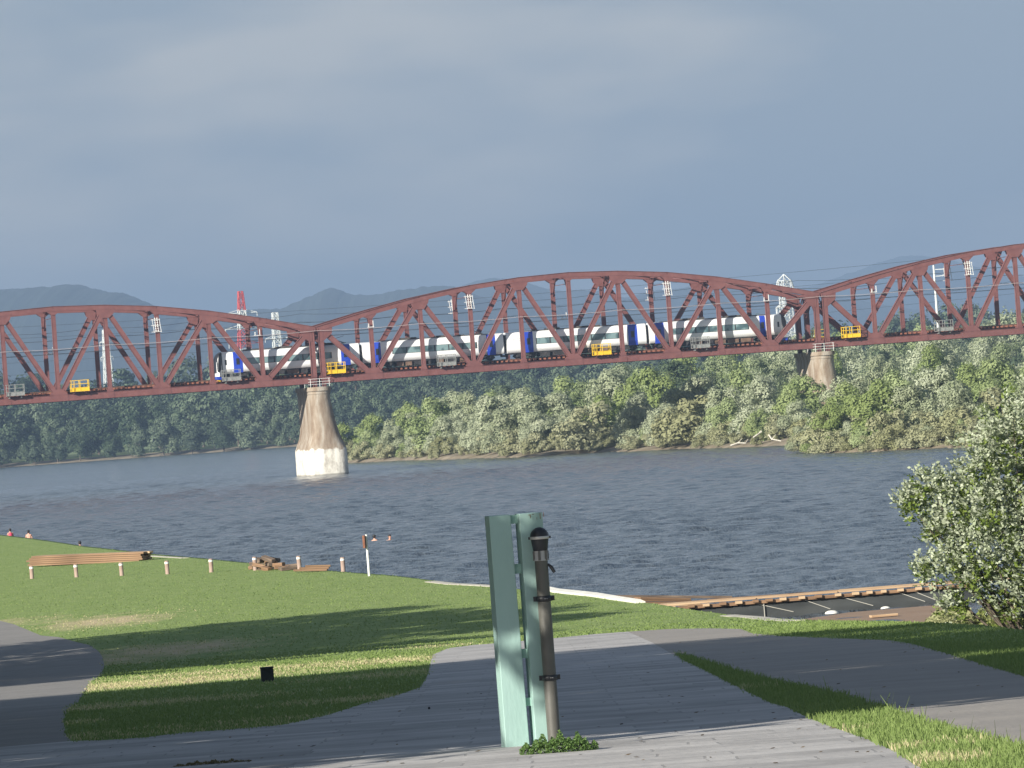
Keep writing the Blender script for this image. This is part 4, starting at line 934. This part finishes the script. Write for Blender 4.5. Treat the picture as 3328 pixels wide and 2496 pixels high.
# scattered leaves and grit on the paving
def litter():
    n = 260; px = rng.uniform(250, 3300, n); py = rng.uniform(2060, 2490, n); ok = in_poly(px, py, plaza_px) | in_poly(px, py, path_px); P = []
    for a, b_ in zip(px[ok], py[ok]):
        g_ = ground(a, b_); t = rng.uniform(0, 6.28); L_ = rng.uniform(.012, .035); u_ = Vector((math.cos(t), math.sin(t), .15)) * L_; v_ = Vector((-math.sin(t), math.cos(t), .25)) * L_ * .45; g_.z += .018
        P.append([g_ - u_, g_ - v_, g_ + u_, g_ + v_])
    me = quads('fallen_leaves', np.array([[tuple(q) for q in f] for f in P]), rng.random(len(P)), leafmat('fallen_leaf', (.05, .035, .02), (.22, .15, .07))); o = bpy.data.objects.new('fallen_leaves', me); col.objects.link(o); tag(o, 'small dry leaves and grit scattered over the paving', 'fallen leaves', kind='stuff')
litter()
# capped pipe
pb = ground(1806, 2440); root = empty('capped_pipe', Vector((pb.x, by - .09, prof(by - .09))), 0, 'grey upright pipe with black domed cap strapped to the right green column', 'pipe')
s_ = sc; Hp = (2425 - 1716) / s_ ; rp = 21.3 / s_
b = MB(); b.lathe([(rp, -.05), (rp, Hp - .285)], PIPE, n=28); b.build('pipe', root)
b = MB(); b.lathe([(rp * 1.06, Hp - .285), (rp * 1.06, Hp - .20)], CLR, n=28); b.lathe([(rp * 1.12, Hp - .287), (rp * 1.14, Hp - .28), (rp * 1.12, Hp - .27)], CLR, n=28)
for k in range(6): b.box((rp * 1.07 * math.cos(k * 1.05 + .3), rp * 1.07 * math.sin(k * 1.05 + .3), Hp - .243), (.022, .022, .08), PIPE)
b.build('collar', root)
rd = 30.5 / s_
b = MB(); b.lathe([(rp * 1.02, Hp - .205), (rp * 1.1, Hp - .20), (rd * .93, Hp - .115), (rd * .95, Hp - .085), (rd, Hp - .08)] + [(rd * math.cos(t), Hp - .08 + .08 * math.sin(t)) for t in np.linspace(0.05, math.pi / 2, 10)], BLKP, n=32); b.build('domed_cap', root)
b = MB(); b.lathe([(rd * 1.01, Hp - .102), (rd * 1.04, Hp - .098), (rd * 1.04, Hp - .082), (rd * 1.01, Hp - .078)], mat('steel_band', (.45, .42, .40), (.6, .58, .55), .35, 8, metal=.4), n=32)
for sg in (-1, 1): b.box((sg * rd * 1.08, 0, Hp - .09), (.02, .02, .022), BLKP)
b.build('clamp_band', root)
for zz in ((2425 - 1948) / s_, (2425 - 2205) / s_):
    b = MB(); b.lathe([(rp * 1.05, zz - .024), (rp * 1.22, zz - .022), (rp * 1.22, zz + .022), (rp * 1.05, zz + .024)], BLKP, n=28)
    for sg in (-1, 1): b.box((sg * rp * 1.35, .02, zz), (.03, .05, .042), BLKP)
    for dx in (.010, .026): b.lathe([(0, -.004), (.004, -.002), (.004, .002), (0, .004)], CLR, (dx, -rp * 1.22, zz), 8)
    b.build('strap', root)
b = MB(); zz = Hp - .32; b.tube([(rp * 1.0, -.01, zz), (rp * 1.5, -.02, zz - .03), (rp * 1.9, -.02, zz - .075)], [.010, .016, .014], BLKP, 8); b.build('hook', root)
# weeds at the foot
WEED = leafmat('weed_leaves', (.045, .105, .020), (.15, .25, .05)); WEED2 = leafmat('dry_weeds', (.15, .13, .06), (.30, .25, .13))
def weeds(name, px0, px1, py, hh, depth, n, lab, leaf, m=WEED, stalks=0):
    p0 = ground(px0, py); p1 = ground(px1, py - (px1 - px0) * .0734); c = (p0 + p1) / 2; L_ = (p1 - p0).length; r = np.random.default_rng(int(px0)); x = r.uniform(-1, 1, n); y = r.uniform(-1, 1, n); ok = x * x * .8 + y * y < 1; x, y = x[ok], y[ok]; n = len(x)
    env = np.sqrt(np.clip(1 - x * x * .9, 0, 1)) * (0.72 + .16 * np.sin(x * 13 + 1) + .12 * np.sin(x * 29)); z = r.random(n) ** .7 * hh * env; P0 = np.stack([x * L_ / 2, y * depth / 2, z], 1)
    nn = unit(r.normal(size=(n, 3)) + np.array([0, -.3, .6])); t1 = unit(np.cross(nn, r.normal(size=(n, 3)))); t2 = np.cross(nn, t1); s = (leaf * r.uniform(.5, 1.3, n))[:, None]
    P = np.stack([P0 - t1 * s, P0 - t2 * s * .5, P0 + t1 * s, P0 + t2 * s * .5], 1); me = quads(name, P, np.clip(r.normal(.4, .25, n), 0, 1), m); o = bpy.data.objects.new(name, me); col.objects.link(o); o.location = c; return tag(o, lab, 'plant')
weeds('weed_clump', 1690, 1945, 2458, .19, .30, 5200, 'low dark green weeds round the foot of the green columns', .012)
weeds('weed_clump', 560, 820, 2496, .05, .10, 900, 'brownish weeds at the bottom edge of the picture', .012, WEED2)
p = ground(1395, 2308); b = MB(); b.lathe([(0, 0), (.012, .004), (.016, .014), (.010, .026), (0, .032)], BLK, n=10); o = b.build('pine_cone', loc=p + Vector((0, 0, .01))); tag(o, 'tiny dark pine cone on the stone paving', 'pine cone')

# ------------------------------------------------------------ quay, landing, planks
EDGE = mat('pale_concrete_edge', (.42, .39, .33), (.60, .56, .48), .9, 2, 5); PALE = mat('white_sheeting', (.66, .64, .58), (.80, .78, .70), .7, 1.5, 4)
def strip(name, px_pts, wdt, lift, thick, m, label, cat, kind=None):
    P = [ground(a, b_) for a, b_ in px_pts]; b = MB(); secs = []
    for i, p in enumerate(P):
        d = (P[min(i + 1, len(P) - 1)] - P[max(i - 1, 0)]); t = Vector((-d.y, d.x, 0)).normalized()
        if t.y < 0: t = -t
        w_ = wdt[i] if isinstance(wdt, list) else wdt; z = prof(p.y)
        secs.append([(p.x, p.y, z - .1), (p.x, p.y, z + lift), (p.x + t.x * w_ * .5, p.y + t.y * w_ * .5, z + lift + thick), (p.x + t.x * w_, p.y + t.y * w_, z + lift * .6), (p.x + t.x * w_, p.y + t.y * w_, z - .5)])
    b.loft(secs, m, smooth=False); o = b.build(name); return tag(o, label, cat, kind=kind)
strip('kerb', [(1380, 1892), (1450, 1900), (1520, 1903), (1600, 1908)], .5, .02, .01, EDGE, 'pale concrete edge of the lawn by the water', 'kerb', 'structure')
strip('kerb', [(480, 1808), (540, 1812), (590, 1815)], .4, .02, .01, EDGE, 'thin pale edge right of the timber stack', 'kerb', 'structure')
strip('kerb', [(2340, 2002), (2360, 2004), (2420, 2008), (2480, 2016), (2560, 2020)], .5, .01, .01, EDGE, 'pale concrete edge of the lawn in front of the jetty', 'kerb', 'structure')
sheet1 = strip('white_tarpaulin', [(1760, 1918), (1797, 1926), (1850, 1932), (1920, 1939), (1990, 1950), (2068, 1961)], [.5, .5, .6, .5, .4, .3], .07, .05, PALE, 'crumpled white sheeting laid along the lawn edge right of the columns', 'tarpaulin')
# jetty on the water: deck of planks on a dark hull wall
q0 = onz(2330, 2022, WATER); q1 = onz(3165, 1957, WATER); jd = (q1 - q0); jd.z = 0; JL = jd.length; jd.normalize(); jang = math.atan2(jd.y, jd.x); JH = 58 / (F / ((q0.y + q1.y) / 2))
root = empty('jetty', Vector((q0.x, q0.y, WATER)), jang, 'long low jetty with dark side wall and fresh timber deck at the near bank', 'jetty')
HULL = mat('dark_jetty_wall', (.022, .026, .028), (.055, .06, .06), .7, 1.2, 6, stretch=(.4, 1, 1.5)); JW = 1.6
b = MB(); b.box((JL / 2 - 1, JW / 2, JH / 2 - .3), (JL + 2, JW, JH + .5), HULL); b.build('side_wall', root)
k = 0; x = -3.0
b = MB(); b.box((JL / 2 - 1, -.05, JH - .03), (JL + 2, .12, .10), WOODB); b.build('edge_beam', root)
while x < JL:
    w_ = R.uniform(.16, .24); b = MB(); b.box((0, 0, 0), (w_, .10, .09), R.choice((WOODL, WOODB, WOODL))); o = b.build('joist_end', root, (x, -.16, JH + .01)); x += w_ + R.uniform(.22, .42)
for i in range(6):
    y = .05 + i * .26; b = MB(); xs_ = -2 + R.uniform(0, .6)
    while xs_ < JL:
        L_ = R.uniform(1.6, 3.2); b.box((xs_ + L_ / 2, y + R.uniform(-.03, .03), JH + .085 + R.uniform(0, .02)), (L_ - .05, .22, .05), R.choice((WOODL, WOODL, WOODB))); xs_ += L_
    b.build('deck_board_row', root)
ROPE = mat('pale_rope', (.5, .48, .42), None, .8)
for xr, L_ in ((1.2, 1.3), (2.8, .9), (4.0, 1.1), (5.9, .9), (6.4, .8), (8.6, 1.2)):
    b = MB(); b.beam((xr, -.02, JH * .92), (xr + L_, -.025, JH * .25), .018, .02, ROPE); b.build('rope', root)
b = MB(); b.box((1.55, -.06, JH * .45), (.02, .02, JH * .9), ROPE); b.build('upright', root)
# loose timbers heaped on the left of the jetty
def plank(px, py, L_, w_, h_, rz, lift, m, label, grp=None, Y=None):
    p = ground(px, py); b = MB(); b.box((0, 0, 0), (L_, w_, h_), m); o = b.build('plank', bevel=.008); o.location = p + Vector((0, 1.0, lift)); o.rotation_euler = (0, 0, rad(rz)); return tag(o, label, 'plank', grp)
G2 = 'planks heaped where the jetty meets the lawn'
def plank_at(px0, px1, py0, py1, Y, z_off, w_, h_, m, label):
    a = dist(px0, py0, Y); c = dist(px1, py1, Y + .8); b = MB(); L_ = (c - a).length; b.box((0, 0, 0), (L_, w_, h_), m); o = b.build('plank', bevel=.008); o.location = (a + c) / 2; d = c - a
    o.rotation_euler = (0, -math.atan2(d.z, math.hypot(d.x, d.y)), math.atan2(d.y, d.x)); return tag(o, label, 'plank', G2)
plank_at(1958, 2377, 1938, 1941, 186, 0, .3, .09, WOODG, 'long dark brown plank, rearmost and longest of the planks by the jetty')
plank_at(2070, 2235, 1944, 1948, 183, 0, .5, .07, WOODB, 'brown plank on top of the heap by the white sheeting')
plank_at(2060, 2232, 1951, 1953, 182, 0, .7, .06, WOODB, 'brown plank in the middle of the heap by the white sheeting')
plank_at(2050, 2260, 1958, 1960, 181, 0, .9, .06, WOODB, 'brown plank low in the heap by the white sheeting')
plank_at(2090, 2300, 1965, 1966, 180, 0, .9, .08, WOODL, 'lowest orange plank of the heap next to the jetty end')
plank_at(2740, 3020, 1918, 1897, 183.2, 0, .25, .05, WOODL, 'long pale plank lying on the far edge of the jetty deck')
plank_at(2560, 2800, 1932, 1914, 182.6, 0, .25, .05, WOODL, 'pale plank lying on the middle of the jetty deck')
# bare landing between jetty and lawn
LAND = mat('brown_landing_boards', (.22, .14, .09), (.33, .23, .16), .9, 1.5, 5, stretch=(.3, 3, 1))
zl = WATER + .10; L4 = [onz(2560, 2020, zl), onz(2760, 1990, zl), onz(3050, 1966, zl), onz(3120, 1990, zl), onz(3060, 2060, zl), onz(2500, 2060, zl)]
b = MB(); b.add([tuple(p) for p in L4] + [(p.x, p.y, p.z - .3) for p in L4], [tuple(range(6)), tuple(range(11, 5, -1))] + [(i, (i + 1) % 6, 6 + (i + 1) % 6, 6 + i) for i in range(6)], LAND); tag(b.build('landing_stage'), 'low brown landing stage between the jetty and the lawn', 'landing stage')
pp = onz(2872, 2000, zl + .06); b = MB(); b.box((0, 0, 0), (.86, .25, .07), WOODL); o = b.build('plank', bevel=.008); o.location = pp; o.rotation_euler = (0, 0, rad(15)); tag(o, 'single pale plank lying on the brown landing stage', 'plank')
for (px, py, r_, lb) in ((2703, 1994, .22, 'left of the pale plank'), (2878, 1978, .16, 'behind the pale plank')):
    p = onz(px, py, zl); b = MB(); b.lathe([(r_, 0), (r_ * .9, r_ * .25), (r_ * .5, r_ * .42), (0, r_ * .48)], PALE, n=12); o = b.build('sandbag', loc=p); tag(o, 'small white bag on the landing stage ' + lb, 'bag')

# ------------------------------------------------------------ right-hand bush with shoots
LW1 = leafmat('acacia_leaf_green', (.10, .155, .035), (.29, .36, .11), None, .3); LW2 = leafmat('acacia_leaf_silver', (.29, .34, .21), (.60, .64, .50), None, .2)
def big_bush():
    r = np.random.default_rng(11); Yb = 124.0; p = dist(3330, 2040, Yb); root = empty('silver_leaf_bush', (p.x, Yb, -6.9), 0, 'large bush with silvery shoots at the right edge by the water', 'bush')
    k = Yb / F                                       # metres per photo pixel at this distance
    # blobs as photo px relative to the root (3330,2040): (dx, dy, r)
    bl = [(-40, -640, 110), (60, -560, 160), (-130, -560, 100), (-60, -480, 120), (-210, -470, 75), (-310, -480, 60), (-260, -420, 95), (-170, -390, 110), (-50, -360, 140), (80, -380, 180), (-290, -340, 60), (-380, -440, 38), (-210, -300, 95), (-110, -250, 130), (40, -220, 170), (-250, -230, 70), (-320, -210, 45), (-190, -170, 75), (-90, -130, 85), (20, -90, 120), (120, -150, 180), (160, -350, 200), (150, -600, 150), (90, -10, 120), (-360, -410, 40), (-230, -80, 45), (60, -760, 90), (170, -700, 100)]
    wood = MB(); leafP = []; tone = []; mi = []; z0 = -p.z * 0 + (p.z - (-6.9)); base = np.array([.2, 0, .3])
    for (dx, dy, rr) in bl:
        c = np.array([dx * k - dy * 0.073 * 0, r.uniform(-.5, .5) * rr * k * 1.2, z0 - dy * k]); c[0] += (-dy) * k * .073; rr *= k
        mid = (base + c) / 2 + np.array([0, 0, -.1]); wood.tube([base, mid, c], [.045, .028, .012], BARK, 5)
        ns = int(120 * (rr / .7) ** 2 + 30)
        for _ in range(ns):
            d = r.normal(size=3); d /= np.linalg.norm(d); st = c + d * rr * r.uniform(.3, 1.08); g_ = d * .6 + np.array([-.10, -.1, .75]) + r.normal(0, .35, 3); g_ /= np.linalg.norm(g_); L = r.uniform(.18, .38)
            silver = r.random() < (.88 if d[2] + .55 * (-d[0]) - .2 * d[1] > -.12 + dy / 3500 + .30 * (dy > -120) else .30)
            nl = int(L / .036); side = np.cross(g_, [0, 0, 1]) ; side /= np.linalg.norm(side) + 1e-6
            for j in range(nl):
                q = st + g_ * L * j / nl; sg = 1 if j % 2 else -1; ld = side * sg * .8 + g_ * .7 + r.normal(0, .3, 3); ld /= np.linalg.norm(ld); ll = r.uniform(.09, .15) * (1 - .3 * j / nl); nrm = np.cross(ld, g_ + r.normal(0, .5, 3)); nrm /= np.linalg.norm(nrm) + 1e-6
                wv = np.cross(nrm, ld) * ll * .30
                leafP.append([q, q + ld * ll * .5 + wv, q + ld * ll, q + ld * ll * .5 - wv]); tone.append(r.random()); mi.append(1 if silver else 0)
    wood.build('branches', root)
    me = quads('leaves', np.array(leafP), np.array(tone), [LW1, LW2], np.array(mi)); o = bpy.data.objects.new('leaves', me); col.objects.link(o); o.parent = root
    return root
big_bush()
# tall grass and scrub at the foot of the bush
o = weeds('tall_grass_clump', 2990, 3190, 2052, .62, 3.0, 3600, 'pale tall grass between the landing stage and the bush', .05, leafmat('pale_grass_leaves', (.22, .24, .10), (.46, .46, .24), None, .3)); p = dist(3100, 2052, 128); o.location = p; o.scale = (1.2, 1, 1)
o = weeds('scrub_clump', 3120, 3480, 2066, .95, 4.0, 9000, 'yellow green scrubby plants at the foot of the silver bush', .05, leafmat('scrub_mix', (.16, .20, .06), (.42, .42, .20), None, .3)); p = dist(3300, 2066, 128); o.location = p; o.scale = (1.2, 1, 1)

# driftwood on the far bank
DRIFT = mat('bleached_driftwood', (.55, .50, .40), (.70, .66, .56), .8, 1)
for i, (pts, lab) in enumerate([([(2376, 1448), (2400, 1440), (2425, 1441), (2432, 1430)], 'largest bleached driftwood branch on the bank below the middle span'), ([(2452, 1424), (2465, 1416), (2478, 1408)], 'small bleached branch behind the largest driftwood'), ([(2502, 1418), (2510, 1430), (2538, 1435)], 'forked bleached branch right of the largest driftwood')]):
    P = [onz(a, 1450, WATER + .9) + Vector((0, 0, (1450 - b_) / 26.)) for a, b_ in pts]; b = MB(); b.tube(P, [.11, .09, .07, .04][:len(P)], DRIFT, 6); q = P[1]; b.tube([q, q + Vector((.5, 0, .5))], [.05, .02], DRIFT, 5); tag(b.build('driftwood'), lab, 'driftwood', 'driftwood on the far bank')

# ------------------------------------------------------------ bathers
SKIN = mat('skin', (.50, .27, .19), (.56, .32, .23), .6, 8); HAIR = mat('black_hair', (.012, .011, .012), (.03, .026, .024), .6, 20); PINK = mat('pink_swimwear', (.70, .06, .12), (.76, .09, .16), .7, 10)
def person(px, ytop, Y, zfoot, label, top=False, face=0.0, arms='down'):
    """a bather standing in the water: one skinned body, hair and clothing as children"""
    t = dist(px, ytop, Y); H = 1.68; root = empty('person', (t.x, Y, t.z - H), face, label, 'person', None)
    V = [(0, 0, .92), (0, 0, 1.12), (0, 0, 1.34), (0, 0, 1.42), (0, -.01, 1.50), (0, -.02, 1.58), (0, -.015, 1.645),
         (.17, 0, 1.36), (.24, -.02, 1.12), (.22, -.16, .95), (.20, -.24, .90), (-.17, 0, 1.36), (-.24, -.02, 1.12), (-.22, -.16, .95), (-.20, -.24, .90),
         (.10, 0, .85), (.10, -.02, .48), (.10, .02, .08), (.10, -.12, .03), (-.10, 0, .85), (-.10, -.02, .48), (-.10, .02, .08), (-.10, -.12, .03)]
    Rd = [(.15, .11), (.135, .10), (.16, .11), (.07, .065), (.055, .06), (.082, .098), (.07, .08), (.055, .055), (.042, .042), (.032, .032), (.034, .02), (.055, .055), (.042, .042), (.032, .032), (.034, .02), (.09, .09), (.06, .06), (.04, .04), (.035, .03), (.09, .09), (.06, .06), (.04, .04), (.035, .03)]
    Ed = [(0, 1), (1, 2), (2, 3), (3, 4), (4, 5), (5, 6), (2, 7), (7, 8), (8, 9), (9, 10), (2, 11), (11, 12), (12, 13), (13, 14), (0, 15), (15, 16), (16, 17), (17, 18), (0, 19), (19, 20), (20, 21), (21, 22)]
    for hx, sg in ((.20, 1), (-.20, -1)):             # five fingers on each hand
        hi_ = 10 if sg > 0 else 14
        for k, (dx, L_) in enumerate(((-.028, .07), (-.010, .085), (.009, .08), (.027, .065))):
            a = len(V); V += [(hx + dx, -.27, .885), (hx + dx, -.27 - L_ * .6, .87), (hx + dx, -.27 - L_, .85)]; Rd += [(.010, .010), (.009, .009), (.007, .007)]; Ed += [(hi_, a), (a, a + 1), (a + 1, a + 2)]
        a = len(V); V += [(hx - sg * .04, -.255, .89), (hx - sg * .06, -.285, .88)]; Rd += [(.011, .011), (.008, .008)]; Ed += [(hi_, a), (a, a + 1)]
    me = bpy.data.meshes.new('body'); me.from_pydata(V, Ed, []); me.materials.append(SKIN); o = bpy.data.objects.new('body', me); col.objects.link(o); o.parent = root
    sk = o.modifiers.new('skin', 'SKIN'); sk.use_smooth_shade = True
    for i, r_ in enumerate(Rd): me.skin_vertices[0].data[i].radius = r_
    me.skin_vertices[0].data[0].use_root = True
    ss = o.modifiers.new('sub', 'SUBSURF'); ss.levels = 1; ss.render_levels = 2
    b = MB(); b.lathe([(.092, 1.60), (.100, 1.63), (.096, 1.67), (.07, 1.705), (.03, 1.72), (0, 1.722)], HAIR, (0, .012, 0), 14)
    b.lathe([(.03, 1.50), (.085, 1.55), (.094, 1.61)], HAIR, (0, .035, 0), 12); b.build('hair', root)
    b = MB()
    b.loft([[(.01 * c, -.112, 1.585), (.016 * 1, -.10, 1.56), (-.016, -.10, 1.56)] for c in (1,)] + [[(.0, -.135, 1.562), (.01, -.12, 1.556), (-.01, -.12, 1.556)]], SKIN, smooth=False)
    for sg in (-1, 1): b.box((sg * .088, 0, 1.58), (.018, .03, .05), SKIN)
    b.build('ears_and_nose', root)
    b = MB()
    for sg in (-1, 1): b.box((sg * .032, -.105, 1.603), (.024, .012, .010), HAIR)
    b.build('eyes', root); b = MB(); b.box((0, -.103, 1.530), (.045, .012, .010), PINK); b.build('mouth', root)
    b = MB()
    if top:
        b.loft([[(math.cos(a) * rx, math.sin(a) * ry, z) for a in np.linspace(0, 2 * math.pi, 17)[:-1]] for rx, ry, z in ((.165, .125, .9), (.150, .115, 1.1), (.185, .13, 1.32), (.10, .09, 1.40))], PINK); b.build('swimsuit_top', root)
    else:
        b.loft([[(math.cos(a) * rx, math.sin(a) * ry, z) for a in np.linspace(0, 2 * math.pi, 17)[:-1]] for rx, ry, z in ((.20, .14, .62), (.19, .13, .8), (.165, .125, .98))], BLKP); b.build('swim_shorts', root)
    return root
person(32, 1719, 416, 0, 'bather in a pink top, leftmost person at the water edge', True, rad(200))
person(92, 1724, 397, 0, 'bare backed bather with dark hair, second from the left edge', False, rad(170))
person(259, 1760, 351, 0, 'bather of whom only the dark haired head shows above the lawn edge', False, rad(180))
person(1216, 1739, 330, 0, 'swimmer with shoulders out of the water beside the white sign pole', False, rad(150))
person(1266, 1739, 327, 0, 'swimmer with only the head out of the water, right of the other swimmer', False, rad(30))

# ------------------------------------------------------------ park trees left of the view, whose shadows fall over lawn and paving
PT = [make_tree('park_tree', 90 + i, 9.5, 13.0, 1.6, 34, 5200, .30, SHADEL, .25, 'round', .24, .3) for i in range(3)]
def at_sq(s, q):
    x = LD.x * s - LD.y * q; y = LD.y * s + LD.x * q; return x, y
for i, (q, hgt, ds) in enumerate([(34.2, 12.5, 7), (40, 14, 9), (46, 13, 10), (52, 14, 10), (58, 14, 10), (64, 14, 10), (70, 13.5, 9), (94, 5, 9), (99, 6.5, 10), (104, 8.5, 10), (109, 10.5, 11), (114.5, 12.5, 12), (120, 13, 12), (125.5, 12, 11), (130.5, 10.5, 11), (117, 12, 19), (112, 11, 18), (106.5, 8.5, 15), (37, 13, 17), (43, 13, 17), (49, 13, 18), (55, 13, 18), (61, 13, 18), (67, 13, 18), (71, 9, 16)]):
    x, y = at_sq(.918 * q - ds, q); s = hgt / 13.0
    put(PT[i % 3], None, (x, y, prof(y)), (s * 1.05 if s > .8 else s * 1.5, s * 1.05 if s > .8 else s * 1.5, s), i * 1.3, 'park tree on the lawn beyond the left edge of the view', 'tree', 'park trees left of the view')

# ------------------------------------------------------------ haze
hm = bpy.data.materials.new('haze'); hm.use_nodes = True; t = hm.node_tree; t.nodes.clear(); mo = t.nodes.new('ShaderNodeOutputMaterial'); pv = t.nodes.new('ShaderNodeVolumePrincipled')
pv.inputs['Color'].default_value = (.32, .455, .67, 1); pv.inputs['Density'].default_value = .00016; pv.inputs['Anisotropy'].default_value = 0.0; t.links.new(pv.outputs[0], mo.inputs['Volume'])
b = MB(); b.box((0, 7900, 170), (17900, 17000, 364), hm); o = b.build('haze'); tag(o, 'thin blue haze over the river valley', 'haze', kind='stuff')
